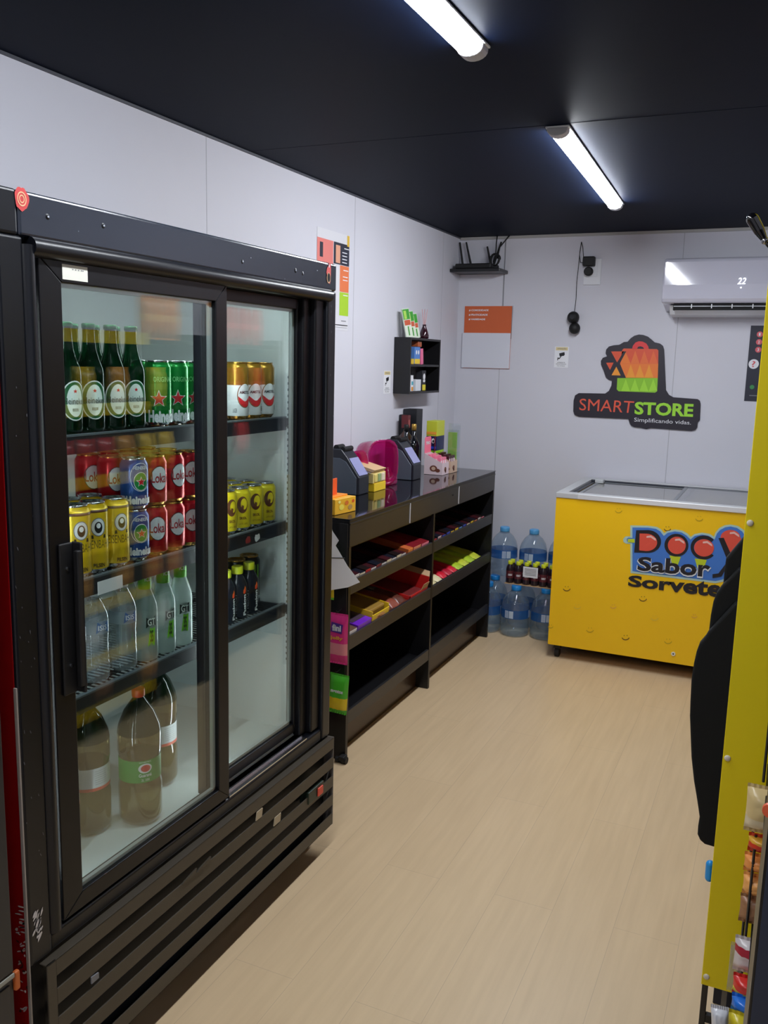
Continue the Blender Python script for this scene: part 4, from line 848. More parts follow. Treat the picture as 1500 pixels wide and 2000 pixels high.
# chocolate display tray boxes
def traybox(label, x0, x1, y0, y1, hf, hb, m, head, headt, barm, art):
    t = thing('bar_display_box', label, 'display box', ((x0+x1)/2,(y0+y1)/2,CT), 'bar display boxes')
    z = CT+.0006; b = MB()
    b.prism([(x0,y0,z),(x1,y0,z),(x1,y0,z+hf),(x0,y0,z+hb)], (0,.0015,0), m); b.prism([(x0,y1-.0015,z),(x1,y1-.0015,z),(x1,y1-.0015,z+hf),(x0,y1-.0015,z+hb)], (0,.0015,0), m)
    b.box(x1-.0015,x1,y0+.0015,y1-.0015,z,z+hf,m); b.box(x0,x0+.0015,y0+.0015,y1-.0015,z,z+hb,m); b.box(x0,x1,y0,y1,z,z+.001,m);
    if 1:
      for (yc, zc, r) in ((y0+.045,z+.030,.016),(y0+.050,z+.018,.010)):
        b.poly([(x1+.0006,yc+p[0],zc+p[1]) for p in disc(0,0,r,r*.8)], art); 
    b.poly([(x0+.055+p[0],y0-.0006,z+.035+p[1]) for p in disc(0,0,.022,.017)], art); b.poly([(x0+.055+p[0],y0-.0010,z+.035+p[1]) for p in disc(0,0,.012,.010)], mat('print_cocoa_light',(200,170,150),0.5)); b.poly([(x0+.080+p[0],y0-.0008,z+.025+p[1]) for p in disc(0,0,.014,.010)], art)
    b.build('tray', t)
    b = MB(); zz = z+hb; b.prism([(x0-.001,y0+.004,zz-.03),(x0-.001,y1-.004,zz-.03),(x0-.001,y1-.004,zz+.080),(x0-.001,y1-.014,zz+.088),(x0-.001,y0+.014,zz+.088),(x0-.001,y0+.004,zz+.080)], (-.002,0,0), head)
    b.text(headt, plane_map((x0-.0002,y0+.018,zz+.045),(x0-.0002,y1-.018,zz+.045),(x0-.0002,y0+.018,zz+.062)), CWHT, .05); b.build('header_card', t)
    k = 0
    for yy in (y0+.018, (y0+y1)/2, y1-.020):
        for xx in (x0+.025, x0+.055, x1-.022):
            bb = MB(); hgt = .115-.25*(xx-x0); bb.box(xx-.008,xx+.008,yy-.014,yy+.014,z+.004,z+hgt,barm); bb.box(xx+.008,xx+.0086,yy-.010,yy+.010,z+hgt-.045,z+hgt-.015,mat('bar_print',(240,220,225),0.4)); bb.build('wrapped_bar', t, None, .003, 2)
    return t
COCOA = mat('print_cocoa',(110,60,46),0.5)
traybox('pink headed bar box on the counter top, nearer of the two', .155, .262, 4.475, 4.575, .066, .115, mat('tray_blush',(222,200,206),0.45), mat('header_pink',(244,120,150),0.4), 'TRIO', mat('wrap_pink',(244,130,160),0.3), COCOA)
traybox('dark brown headed bar box on the counter top, behind the pink one', .170, .270, 4.585, 4.690, .066, .115, mat('tray_tan',(206,176,152),0.45), mat('header_brown',(110,34,40),0.4), 'TRIO', mat('wrap_brown',(70,24,34),0.3), COCOA)
# magenta translucent containers
MAG = clear('magenta_plastic', (0.92,0.22,0.60), 1.46, 0.06, body=(220,40,140), bodyw=0.34, boost=1.3)
def candy_jar(label, loc, s, rz):
    t = thing('magenta_container', label, 'container', (0,0,0), 'magenta containers')
    b = MB(); n = 28; secs = []
    # rounded square mouthed basket lying on its back, mouth towards +x
    def sec(x, w, h, zc, r=.4):
        ps = []
        for i in range(n):
            a = 2*math.pi*i/n; ca, sa = math.cos(a), math.sin(a); k = (abs(ca)**3.2+abs(sa)**3.2)**(-1/3.2)
            ps.append((x, w/2*ca*k, zc+h/2*sa*k))
        return ps
    rings = [sec(-.085,.07,.10,.12), sec(-.08,.12,.16,.12), sec(-.05,.145,.195,.115), sec(.02,.165,.215,.115), sec(.07,.170,.220,.115), sec(.085,.182,.232,.117), sec(.090,.182,.232,.117), sec(.086,.160,.205,.117), sec(.02,.150,.200,.115), sec(-.045,.13,.18,.115)]
    vs = [p for r in rings for p in r]; fs = [(j*n+i,j*n+(i+1)%n,(j+1)*n+(i+1)%n,(j+1)*n+i) for j in range(len(rings)-1) for i in range(n)]
    b.add(vs, fs+[tuple(reversed(range(n))), tuple(range((len(rings)-1)*n,len(rings)*n))], MAG, True); b.build('basket', t, (0,0,0))
    t.location = loc; t.rotation_euler = (0,0,rz); t.scale = (s,s,s); return t
candy_jar('magenta translucent plastic basket on its side between the two terminals', (.095,3.945,CT+.003), .98, -.55)
candy_jar('smaller magenta plastic basket behind the yellow snack boxes, nearer the wall', (.055,3.735,CT+.003), .80, -.25)
t = thing('magenta_stand', 'small glossy magenta plastic stand in front of the magenta basket', 'stand', (.17,3.99,CT))
b = MB(); b.box(.135,.19,3.935,4.035,CT+.0006,CT+.038,MAG); b.build('base_block', t, None, .008, 3); b = MB(); b.cyl((.165,3.985,CT+.0385),(.155,3.985,CT+.085),.022,MAG,20,.012); b.build('stem', t)
# yellow snack boxes by the near terminal
t = thing('yellow_display_box', 'low yellow carton holding a box of snacks beside the near terminal', 'box', (.16,3.74,CT))
b = MB(); b.box(.09,.214,3.705,3.835,CT+.0006,CT+.040,YB_); b.build('carton', t, None, .002)
t = thing('snack_carton', 'printed snack carton with torn lid stacked on the low yellow carton', 'box', (.16,3.74,CT+.04))
b = MB(); z = CT+.0408; m = mat('carton_buff',(222,200,130),0.5,noise=.35,nscale=45)
b.prism([(.085,3.70,z),(.21,3.70,z),(.21,3.70,z+.045),(.085,3.70,z+.075)], (0,.14,0), m); b.build('carton', t, None, .002)
b = MB(); b.prism([(.085,3.698,z+.077),(.20,3.698,z+.048),(.19,3.655,z+.060),(.09,3.66,z+.085)], (0,0,.0015), mat('flap_blue',(120,124,170),0.5)); b.prism([(.09,3.705,z+.078),(.205,3.705,z+.050),(.205,3.835,z+.050),(.09,3.835,z+.078)], (.01,0,.012), mat('flap_tan',(214,180,136),0.6)); b.build('torn_flap', t)
for i, (yy, cc) in enumerate(((3.725,(226,206,120)),(3.765,(150,170,120)),(3.805,(230,214,190)))):
    b = MB(); b.box(.205,.216,yy-.016,yy+.016,z+.004,z+.042,mat('packet_%d'%i,cc,0.4)); b.build('packet', t, None, .004, 2)
# orange box and yellow box by the cooler
t = thing('orange_card_box', 'upright orange card by the cooler edge on the counter', 'box', (.28,3.13,CT)); b = MB(); b.box(.30,.306,3.10,3.15,CT+.0006,CT+.135,mat('card_orange',(240,92,36),0.4)); b.box(.295,.31,3.095,3.205,CT+.0006,CT+.006,mat('card_orange',())); b.build('card', t, None, .001)
t = thing('gum_display_box', 'orange and yellow sweet box at the near corner of the counter', 'box', (.32,3.12,CT))
b = MB(); b.prism([(.325,3.045,CT+.0006),(.352,3.045,CT+.0006),(.372,3.19,CT+.0006),(.335,3.19,CT+.0006)], (0,0,.062), mat('box_amber',(244,186,48),0.35))
b.prism([(.235,3.045,CT+.0006),(.3245,3.045,CT+.0006),(.3345,3.19,CT+.0006),(.235,3.19,CT+.0006)], (0,0,.068), mat('box_orange',(244,150,40),0.35)); b.build('carton', t, None, .0015, 1)
b = MB()
for k in range(4): b.poly([(.27+.012*k,3.0443,CT+.018+.006*k),(.31+.008*k,3.0443,CT+.024+.006*k),(.31+.008*k,3.0443,CT+.028+.006*k),(.27+.012*k,3.0443,CT+.022+.006*k)], PAPER)
b.build('box_print', t); b = MB()
F = lambda y,z: (.352+(y-3.045)/.145*.020+.0009, y, CT+z)
for k,(yc,zc,rr) in enumerate(((3.09,.028,.018),(3.125,.042,.014),(3.15,.022,.016),(3.17,.045,.010),(3.075,.05,.009))): b.poly([F(yc+p[0],zc+p[1]) for p in disc(0,0,rr,rr*.7,7)], mat('confetti_%d'%k,((250,226,90),(226,120,50),(190,150,90),(226,90,40),(250,240,140))[k],0.4))
b.build('box_print', t)
# back row by the wall
t = thing('amber_bottle', 'squat amber bottle with a tall dark red cap at the back of the counter', 'bottle', (.02,4.52,CT))
b = MB(); x, y = .020,4.52; b.lathe([(.030,0),(.036,.006),(.036,.16),(.034,.20),(.015,.225),(.015,.245)], mat('amber_glass',(70,34,16),0.08,coat=.5), (x,y,CT+.0006), 24); b.build('bottle_body', t); b = MB(); b.box(x-.019,x+.019,y-.019,y+.019,CT+.245,CT+.315,mat('cap_maroon',(96,26,30),0.3)); b.box(x+.0191,x+.0197,y-.010,y+.010,CT+.255,CT+.29,mat('cap_print',(170,90,90),0.4)); b.build('bottle_cap', t, None, .002)
t = thing('black_carton', 'tall black carton standing against the wall at the back of the counter', 'carton', (0.02,4.66,CT)); b = MB(); b.box(XW+.004,.050,4.60,4.69,CT+.0006,CT+.345,mat('carton_black',(30,32,38),0.5)); b.build('carton', t, None, .002)
t = thing('narrow_black_carton', 'lower black carton between the amber bottle and the tall black carton', 'carton', (-.01,4.58,CT)); b = MB(); b.box(XW+.004,.010,4.545,4.595,CT+.0006,CT+.315,mat('carton_black',())); b.build('carton', t, None, .002)
WB = mat('wine_glass', (14,16,22), 0.08, coat=.5)
for i, (x, y) in enumerate(((.062,4.43),(.078,4.50))):
    t = thing('dark_bottle', ('dark glass bottle behind the far terminal, nearer of two','dark glass bottle in front of the tall black carton')[i], 'bottle', (x,y,CT), 'dark bottles'); b = MB(); b.lathe([(.028,0),(.033,.006),(.033,.15),(.028,.17),(.012,.20),(.011,.25)], WB, (x,y,CT+.0006), 24); b.build('bottle_body', t)
    b = MB(); b.lathe([(.0135,.235),(.0135,.268),(.011,.27)], mat('capsule_gold',(190,150,70),0.3,.5) if i else RUBBER, (x,y,CT+.0006), 16); b.build('bottle_cap', t)
t = thing('energy_gum_box', 'lime green box with a dark blue face print at the back of the counter', 'box', (.10,4.60,CT))
b = MB(); GL = mat('box_lime',(150,200,30),0.4); DB = mat('box_navy',(24,30,80),0.4)
b.box(.112,.175,4.60,4.72,CT+.0006,CT+.12,GL); b.box(.112,.175,4.60,4.72,CT+.12,CT+.20,DB); b.box(.112,.175,4.60,4.72,CT+.20,CT+.285,mat('box_lime2',(190,196,50),0.4)); b.build('carton', t, None, .002)
b = MB()
for xx in (.130,.155):
    b.poly([(xx+p[0],4.5993,CT+.175+p[1]) for p in disc(0,0,.010,.014)], PAPER); b.poly([(xx+p[0],4.5989,CT+.172+p[1]) for p in disc(0,0,.005,.008)], INK)
b.box(.115,.172,4.5985,4.5995,CT+.21,CT+.225,mat('print_amber',(226,150,50),0.5)); b.box(.115,.172,4.5985,4.5995,CT+.130,CT+.143,mat('print_blue',(40,70,200),0.5)); b.build('box_print', t)
t = thing('acrylic_holder', 'clear acrylic card holder with green leaflets at the back of the counter', 'holder', (.21,4.70,CT))
b = MB(); AC = clear('acrylic', (0.95,0.98,0.98), 1.5, 0.02, boost=1.4); b.box(.200,.270,4.72,4.724,CT+.0006,CT+.270,AC); b.box(.200,.270,4.695,4.699,CT+.0006,CT+.235,AC); b.box(.200,.270,4.699,4.72,CT+.0006,CT+.004,AC); b.build('holder', t); b = MB(); b.box(.205,.255,4.703,4.716,CT+.005,CT+.22,mat('leaflet_green',(150,190,90),0.5)); b.build('leaflet', t)

# ------------------------------------------------------------------ box shelf on the wall
t = thing('box_shelf', 'small black open box shelf with two compartments on the left wall', 'shelf', (.01,4.68,1.43))
x0, x1, y0, y1, z0, z1 = XW+.001, .062, 4.454, 4.908, 1.430, 1.734
b = MB(); T_ = .012; b.box(x0,x1,y0,y0+T_,z0,z1,MDF); b.box(x0,x1,y1-T_,y1,z0,z1,MDF); b.box(x0,x1,y0+T_,y1-T_,z0,z0+T_,MDF); b.box(x0,x1,y0+T_,y1-T_,z1-T_,z1,MDF); b.build('shelf_case', t, None, .001, 1)
b = MB(); b.box(x0,x1-.002,y0+T_,y1-T_,1.578,1.590,MDF); b.build('middle_board', t)
b = MB(); b.box(x0,x0+.003,4.70,y1-T_,z0+T_,z1-T_,MDF); b.build('back_board', t)
def wbox(name, label, x0,x1,y0,y1,z,h,m,extra=None,cat='box',group=None,rot=0):
    t = thing(name, label, cat, ((x0+x1)/2,(y0+y1)/2,z), group); b = MB(); b.box(x0,x1,y0,y1,z+.0006,z+h,m); b.build('pack', t, None, .0015, 1)
    if extra: b = MB(); extra(b); b.build('print', t)
    if rot: t.rotation_euler = (rot,0,0)
    return t
zt = 1.5902
wbox('blue_pack','blue and yellow tissue pack in the upper compartment of the box shelf',.0,.045,4.555,4.635,zt,.095,mat('pack_blue',(80,130,200),.4),lambda b:(b.box(.0452,.0458,4.557,4.633,zt+.003,zt+.030,YB_),[b.poly([(.0458,4.58+.03*k+p[0],zt+.066+p[1]) for p in disc(0,0,.010,.012)],PAPER) for k in range(2)]),'pack')
wbox('yellow_black_pack','small yellow and black pack at the left of the upper compartment',.0,.045,4.515,4.550,zt,.030,mat('pack_mustard',(214,180,40),.4),None,'pack')
wbox('pink_pack','pink pack standing behind the yellow and black one on the box shelf',.0,.030,4.500,4.512,zt,.10,mat('pack_pink',(230,110,150),.4),None,'pack')
wbox('pink_tilted_pack','pink pack leaning right in the upper compartment of the box shelf',.0,.045,4.655,4.690,zt,.088,mat('pack_pink',()),None,'pack',None,.12)
wbox('orange_brown_pack','orange and brown pack lying on the blue pack in the box shelf',.0,.045,4.600,4.655,zt+.096,.030,mat('pack_rust',(160,80,40),.4),None,'pack')
zb = 1.4422
wbox('white_box','plain white box in the lower compartment of the box shelf',.0,.050,4.575,4.650,zb,.065,mat('box_offwhite',(214,218,224),.4))
wbox('white_teal_bottle','slim white pack with teal and orange marks at the left of the lower compartment',.0,.045,4.520,4.548,zb,.088,PAPER,lambda b:(b.box(.0452,.0458,4.522,4.546,zb+.035,zb+.055,mat('teal_print',(60,160,180),.4)),b.box(.0452,.0458,4.522,4.546,zb+.004,zb+.025,mat('print_amber',()))),'pack')
wbox('black_yellow_pack','black pack with a white motif and yellow base in the lower compartment',.0,.040,4.690,4.745,zb,.115,mat('carton_black',()),lambda b:(b.box(.0402,.0410,4.695,4.742,zb+.003,zb+.035,mat('print_lemon',(226,210,40),.4)),b.poly([(.0410,4.717+p[0],zb+.080+p[1]) for p in disc(0,0,.016,.018)],PAPER),b.poly([(.0410,4.717+p[0],zb+.056+p[1]) for p in disc(0,0,.017,.008)],PAPER)),'pack')
zt = 1.7345
for i, (y, w) in enumerate(((4.520,.050),(4.578,.046),(4.632,.042))):
    t = thing('leaflet_pack', 'green topped seasoning pack leaning on top of the box shelf, %s from the left' % nth[i], 'pack', (0,0,0), 'leaning green packs')
    h = (.155,.145,.135)[i]; b = MB(); b.box(-.004,.004,-w/2,w/2,0,h,mat('pack_cream',(214,222,206),.4)); b.box(.0042,.0048,-w/2+.002,w/2-.002,h*.62,h-.004,mat('pack_leafgreen',(60,150,50),.4)); b.box(.0042,.0048,-w/2+.004,w/2-.004,h*.42,h*.60,mat('pack_brick',(196,90,60),.4)); b.box(.0048,.0052,-w/2+.008,w/2-.024,h*.64,h-.012,mat('pack_lightgreen',(170,210,90),.4)); b.box(.0048,.0052,-.004,.004,.01,h*.38,mat('pack_leafgreen',()))
    b.build('card', t, (0,0,0)); t.location = (.030,y-.01,zt+.0005); t.rotation_euler = (.16,-.12,-.45)
t = thing('reed_diffuser', 'dark pear shaped reed diffuser with pink sticks on top of the box shelf', 'diffuser', (.012,4.765,zt))
b = MB(); b.lathe([(.020,0),(.027,.004),(.028,.018),(.020,.045),(.010,.070),(.011,.080)], mat('diffuser_glass',(48,14,26),.12,coat=.4), (.012,4.765,zt+.0005), 20); b.build('vase', t)
for k in range(6):
    b = MB(); a = 2*math.pi*k/6; b.cyl((.012+.004*math.cos(a),4.765+.004*math.sin(a),zt+.07),(.012+.016*math.cos(a),4.765+.022*math.sin(a),zt+.165),.0013,mat('reed_pink',(226,160,160),.6),6); b.build('reed', t)

# ================================================================== water jugs behind the counter end
JUG = clear('jug_plastic', (0.86,0.93,0.98), 1.45, 0.04, body=(186,208,228), bodyw=0.16, boost=1.8)
LBL = mat('jug_label_blue', (46,110,190), 0.4)
def jug_proto(blue):
    t = thing('water_jug', '', 'water jug')
    b = MB(); pr = [(.060,0),(.078,.005),(.084,.020),(.084,.060),(.081,.066),(.084,.072),(.084,.088),(.081,.094),(.084,.100),(.0845,.112),(.0845,.165),(.083,.185),(.074,.215),(.055,.245),(.036,.262),(.026,.270),(.025,.285)]
    b.lathe(pr, JUG, n=36); b.build('jug_body', t)
    b = MB(); b.lathe([(.0855,.112),(.0855,.165)], clear('label_blue_film',(0.35,0.55,0.85),1.45,0.08,body=(56,120,196),bodyw=.65), n=36, cap=False)
    pale = mat('jug_label_pale', (186,202,222), 0.4)
    for a0 in (-1.3, 0.6, 2.6):
        F = wrap(.0860, a0, .116, .055, .044)
        for k, (qa, qb) in enumerate(((0,.45),(.52,1))):
            n = 5; P0 = [F(qa+(qb-qa)*i/n, 0) for i in range(n+1)]; P1 = [F(qa+(qb-qa)*i/n, 1) for i in range(n+1)]
            b.add(P0+P1, [(i,i+1,n+2+i,n+1+i) for i in range(n)], pale)
        G = wrap(.0864, a0, .116, .055, .044)
        for k in range(4): b.text('AGUA MINERAL', lambda a, c, k=k: G(.03+.38*a, .15+.2*k+.09*c), LBL, .02)
    b.build('jug_label', t)
    b = MB(); b.lathe([(.029,.272),(.030,.276),(.030,.296),(.026,.301)], mat('jug_cap_blue',(30,130,206),.35) if blue else mat('jug_cap_sky',(84,160,216),.35), n=22); b.lathe([(.031,.262),(.033,.264),(.033,.268),(.031,.270)], WHITE if False else JUG, n=22); b.build('jug_cap', t)
    return t
j = jug_proto(True); u = []
for x, y, lab in ((.388,5.010,'blue capped water jug on the floor beside the counter end panel'),(.564,5.005,'blue capped water jug on the floor, middle of the front row'),(.741,5.025,'blue capped water jug on the floor beside the yellow freezer'),
                  (.372,5.195,'water jug on the floor in the back row behind the counter end'),(.550,5.200,'water jug on the floor in the back row, middle'),(.728,5.213,'water jug on the floor in the back row by the freezer')):
    place(j, u, (x,y,.0005), random.uniform(-.5,.2), lab, 'water jugs')
j2 = jug_proto(False); u = []
for x, y, lab in ((.405,5.245,'water jug stacked on top, left one against the back wall'),(.590,5.255,'water jug stacked on top behind the bottle pack'),(.770,5.265,'water jug stacked on top, partly hidden by the freezer')):
    place(j2, u, (x,y,.3035), random.uniform(-.4,.3), lab, 'stacked water jugs')
# shrink pack of dark bottles with yellow caps
b = MB(); b.box(.485,.790,5.010,5.135,.3022,.3045,mat('cardboard',())); tag(b.build('cardboard_sheet', None, (.63,5.07,.3022)), 'thin cardboard sheet under the pack of dark bottles', 'sheet')
t = thing('small_dark_bottle', '', 'bottle')
b = MB(); b.lathe([(.020,0),(.0235,.003),(.024,.010),(.0225,.05),(.024,.085),(.020,.102),(.0125,.112),(.0125,.118)], mat('pet_dark',(40,30,38),.2), n=20); b.build('bottle_body', t)
b = MB(); b.lathe([(.0140,.112),(.0145,.114),(.0145,.131),(.0125,.133)], CAPY, n=16); b.build('bottle_cap', t)
b = MB(); b.lathe([(.0243,.030),(.0236,.05),(.0243,.075)], mat('bottle_wrap_maroon',(90,36,44),.4), n=20, cap=False); b.text('ENERGY', wrap(.0248,-1.2,.045,.026,.012), PAPER, .03); b.build('bottle_label', t)
u = []
for r_, y in enumerate((5.045,5.096)):
    for k in range(6):
        place(t, u, (.508+.051*k, y, .3050), 0, 'small dark bottle packed on the jugs, %s from the left, %s row' % (nth[k], ('front','back')[r_]), 'small dark bottles in the pack')
t = thing('price_card', 'white printed card on the pack of small dark bottles', 'card'); b = MB(); b.box(.595,.685,5.0185,5.0195,.355,.418,PAPER)
for k in range(5): b.box(.605,.675,5.0178,5.0184,.368+.009*k,.371+.009*k,GREYINK)
b.build('card', t)

# ================================================================== chest freezer
ZX0, ZX1, ZY0, ZY1 = .850, 2.085, 4.670, 5.430
FY_ = mat('freezer_yellow', (248,198,12), 0.38, 0, 0.5); FYS = mat('freezer_yellow_side', (222,172,20), 0.4)
z = thing('chest_freezer', 'yellow glass topped ice cream chest freezer against the back wall', 'freezer', (1.46,5.05,0))
RIM = mat('rim_grey', (186,188,190), 0.35)
b = MB(); b.box(ZX0-.003,ZX1+.003,ZY0-.004,ZY0+.055,.902,.930,RIM).box(ZX0-.003,ZX1+.003,ZY1-.05,ZY1,.902,.930,RIM).box(ZX0-.003,ZX0+.05,ZY0+.055,ZY1-.05,.902,.930,RIM).box(ZX1-.05,ZX1+.003,ZY0+.055,ZY1-.05,.902,.930,RIM); b.build('top_rim', z, None, .003)
b = MB(); b.box(ZX0+.115,ZX1-.115,ZY0-.0075,ZY0+.004,.903,.931,mat('rail_bright',(238,240,244),.28,.35)); b.build('front_rail', z, None, .003, label='bright aluminium front rail')
b = MB(); b.box(ZX0+.05,ZX1-.05,ZY1-.085,ZY1-.05,.895,.926,mat('rail_dark',(40,44,54),.4)); b.box(ZX0+.05,ZX1-.05,ZY0+.055,ZY0+.07,.895,.9285,RIM)
b.box(ZX0+.05,ZX0+.075,ZY0+.07,ZY1-.085,.885,.915,mat('rail_dark',())); b.build('lid_track', z)
b = MB(); b.box(ZX0+.052,ZX1-.052,ZY0+.07,ZY1-.086,.60,.604,mat('freezer_inner',(200,206,212),.5)); b.build('inner_floor', z)
LG = clear('lid_glass', (0.86,0.90,0.91), 1.52, 0.01, body=(196,200,204), bodyw=.5, boost=1.3)
for xa, xb, za in ((ZX0+.09, 1.50, .912),(1.44, ZX1-.055, .919)):
    b = MB(); b.box(xa,xb,ZY0+.075,ZY1-.09,za,za+.005,LG); g = b.build('sliding_lid', z)
    b = MB(); b.box(xa,xa+.018,ZY0+.072,ZY1-.088,za-.002,za+.007,mat('lid_frame',(120,124,130),.35)); b.box(xb-.018,xb,ZY0+.072,ZY1-.088,za-.002,za+.007,mat('lid_frame',())); b.box(xa,xb,ZY1-.100,ZY1-.088,za-.002,za+.007,mat('lid_frame',())); b.build('lid_edge', g)
b = MB(); b.prism([(ZX0+.085,ZY1-.16,.918),(ZX0+.135,ZY1-.16,.918),(ZX0+.135,ZY1-.10,.918),(ZX0+.10,ZY1-.10,.918)], (0,0,.022), RIM); b.build('lid_grip', z, None, .005)
for x in (ZX0+.045, ZX1-.045):
    for y in (ZY0+.05, ZY1-.05):
        b = MB(); b.cyl((x-.012,y,.026),(x+.012,y,.026),.0255,RUBBER,18); b.box(x-.018,x+.018,y-.018,y+.018,.050,.079,RUBBER); b.build('caster', z)
b = MB(); b.box(ZX0+.02,ZX1-.02,ZY0+.10,ZY1-.02,.060,.078,DARK); b.build('base_tray', z)
# printed artwork on the front
YD = ZY0+.0004
b = MB(); ox, oy, s = 1060, 900, 3.409
D_ = lambda pts, c, k=0: b.poly([at(u_, v_, 'y', YD-.0006*k) for u_, v_ in Q(pts, ox, oy, s)], c)
B1 = mat('logo_pale_edge',(176,206,196),.45); B2 = mat('logo_blue',(66,122,206),.45); B3 = mat('logo_black',(28,26,34),.45); B4 = mat('logo_coral',(228,84,66),.45); B5 = mat('logo_cone',(196,212,40),.45); B6 = mat('logo_shine',(240,190,180),.45)
outer = [(583,430),(700,432),(760,440),(790,458),(808,482),(830,468),(880,457),(930,465),(965,485),(985,507),(1010,488),(1060,478),(1110,486),(1140,505),(1150,478),(1175,448),(1210,430),(1250,424),(1300,434),(1340,462),(1368,510),(1372,570),(1350,640),(1300,710),(1250,770),(1200,805),(1150,815),(585,747),(583,552),(555,552),(537,540),(536,520),(550,504),(583,502)]
cx_, cy_ = 960, 620
D_(outer, B1, 1)
inner = [(597,444),(700,445),(755,453),(783,470),(806,500),(832,480),(880,470),(925,477),(957,497),(984,524),(1012,500),(1060,491),(1105,499),(1144,524),(1160,484),(1182,460),(1214,443),(1250,437),(1294,447),(1330,472),(1355,514),(1358,570),(1338,634),(1290,702),(1243,758),(1196,791),(1150,801),(597,735),(597,548),(575,545),(560,535),(560,518),(573,512),(597,514)]
D_(inner, B2, 2); D_([(566,520),(612,520),(612,546),(566,542)], B5, 3)
def ell(cx, cy, rx, ry, rot=0, n=28, a0=0, a1=2*math.pi): 
    return [(cx+rx*math.cos(a)*math.cos(rot)-ry*math.sin(a)*math.sin(rot), cy+rx*math.cos(a)*math.sin(rot)+ry*math.sin(a)*math.cos(rot)) for a in [a0+(a1-a0)*i/n for i in range(n+(0 if a1-a0>6.2 else 1))]]
D_([(843,630),(920,640),(880,745)], B5, 3); D_([(1012,650),(1092,660),(1050,790)], B5, 3); D_([(1212,560),(1275,570),(1240,645)], B5, 3)
D_([(622,462)]+ell(700,537,88,76,.05,16,-math.pi/2+.0,math.pi/2)+[(608,610)], B3, 4); D_([(645,484)]+ell(690,543,72,58,.05,14,-math.pi/2,math.pi/2)+[(643,596)], B4, 5)
D_(ell(890,562,80,76,.1), B3, 4); D_(ell(893,563,60,58,.1), B4, 5)
oo = ell(1072,577,88,80,.1,26,.62,2*math.pi-.80); ii = ell(1072,579,66,58,.1,26,.62,2*math.pi-.80); A_ = [at(u_,v_,'y',YD-.0024) for u_,v_ in Q(oo,ox,oy,s)]; C_ = [at(u_,v_,'y',YD-.0024) for u_,v_ in Q(ii,ox,oy,s)]; k_ = len(A_); b.add(A_+C_, [(i,i+1,k_+i+1,k_+i) for i in range(k_-1)], B3); D_(ell(1074,580,66,58,.1), B4, 5)
D_([(1185,515)]+ell(1250,510,66,50,0,12,math.pi,2*math.pi)+[(1322,520),(1245,640)], B4, 4)
D_([(1170,515),(1205,512),(1262,640),(1230,700),(1190,770),(1130,780),(1130,755),(1170,750),(1215,690),(1228,660)], B3, 6); D_([(1325,525),(1358,525),(1262,690),(1228,740),(1215,700)], B3, 6)
for cx0, cy0 in ((725,515),(915,535),(1100,552),(1280,490)): D_([(cx0-34,cy0-14),(cx0-4,cy0-18),(cx0+26,cy0+2),(cx0+30,cy0+18),(cx0+20,cy0+14),(cx0-6,cy0-4),(cx0-34,cy0-2)], B6, 6)
TT = lambda tx, q, c, bo, k: b.text(tx, pxq(Q(q, ox, oy, s), 'y', YD-.0006*k), c, bo)
TT('Sabor', [(622,735),(1118,790),(1126,662),(630,640)], mat('logo_white',(226,232,240),.45), .05, 7); TT('Sabor', [(628,730),(1112,778),(1120,660),(636,638)], B3, .03, 8)
TT('Sorvetes', [(566,835),(1262,922),(1272,797),(572,762)], B3, .038, 4)
def smile(cx, cy, r, c, rot=0.1):
    pts = []
    for i in range(11):
        a = math.radians(20+140*i/10); pts.append((cx+r*math.cos(a)+rot*r*math.sin(a)*0, cy+r*math.sin(a)*.9))
    q_ = [(cx+(p[0]-cx)*.84, cy+(p[1]-cy)*.80-1) for p in reversed(pts)]
    P1 = [at(u_, v_, 'y', YD-.0006) for u_, v_ in Q(pts, ox, oy, s)]; P2 = [at(u_, v_, 'y', YD-.0006) for u_, v_ in Q(list(reversed(q_)), ox, oy, s)]
    n_ = len(P1); b.add(P1+P2, [(i,i+1,n_+i+1,n_+i) for i in range(n_-1)], c)
    for dx in (-.35,.35): D_(ell(cx+dx*r, cy-r*.25, 2.6, 3.6, 0, 8), c, 1)
SB = mat('smile_brown',(110,76,24),.45); SO = mat('smile_olive',(196,160,20),.45); SP = mat('smile_pale',(232,196,70),.45); SK = mat('smile_pink',(226,164,90),.45)
for cx0, cy0, r, c_ in ((505,325,26,SO),(1042,378,28,SO),(830,446,26,SB),(160,845,27,SB),(668,912,28,SB),(52,1098,20,SO),(230,965,26,SP),(745,1040,28,SP),(315,1120,27,SO),(552,1170,28,SB),(835,1195,28,SO),(470,965,22,SK),(1010,1030,20,SK)): smile(cx0, cy0, r, c_)
b.box(ZX0,ZX1,ZY0+.001,ZY1,.078,.902,FY_); b.build('freezer_body', z, None, .006, 2)
b = MB(); q = at(1315,1277,'y',ZY0); b.cyl((q.x,ZY0-.003,q.z),(q.x,ZY0+.002,q.z),.011,mat('plug_white',(230,226,210),.4),18); b.cyl((q.x,ZY0-.0036,q.z),(q.x,ZY0,q.z),.004,DARK,12); b.build('drain_plug', z)

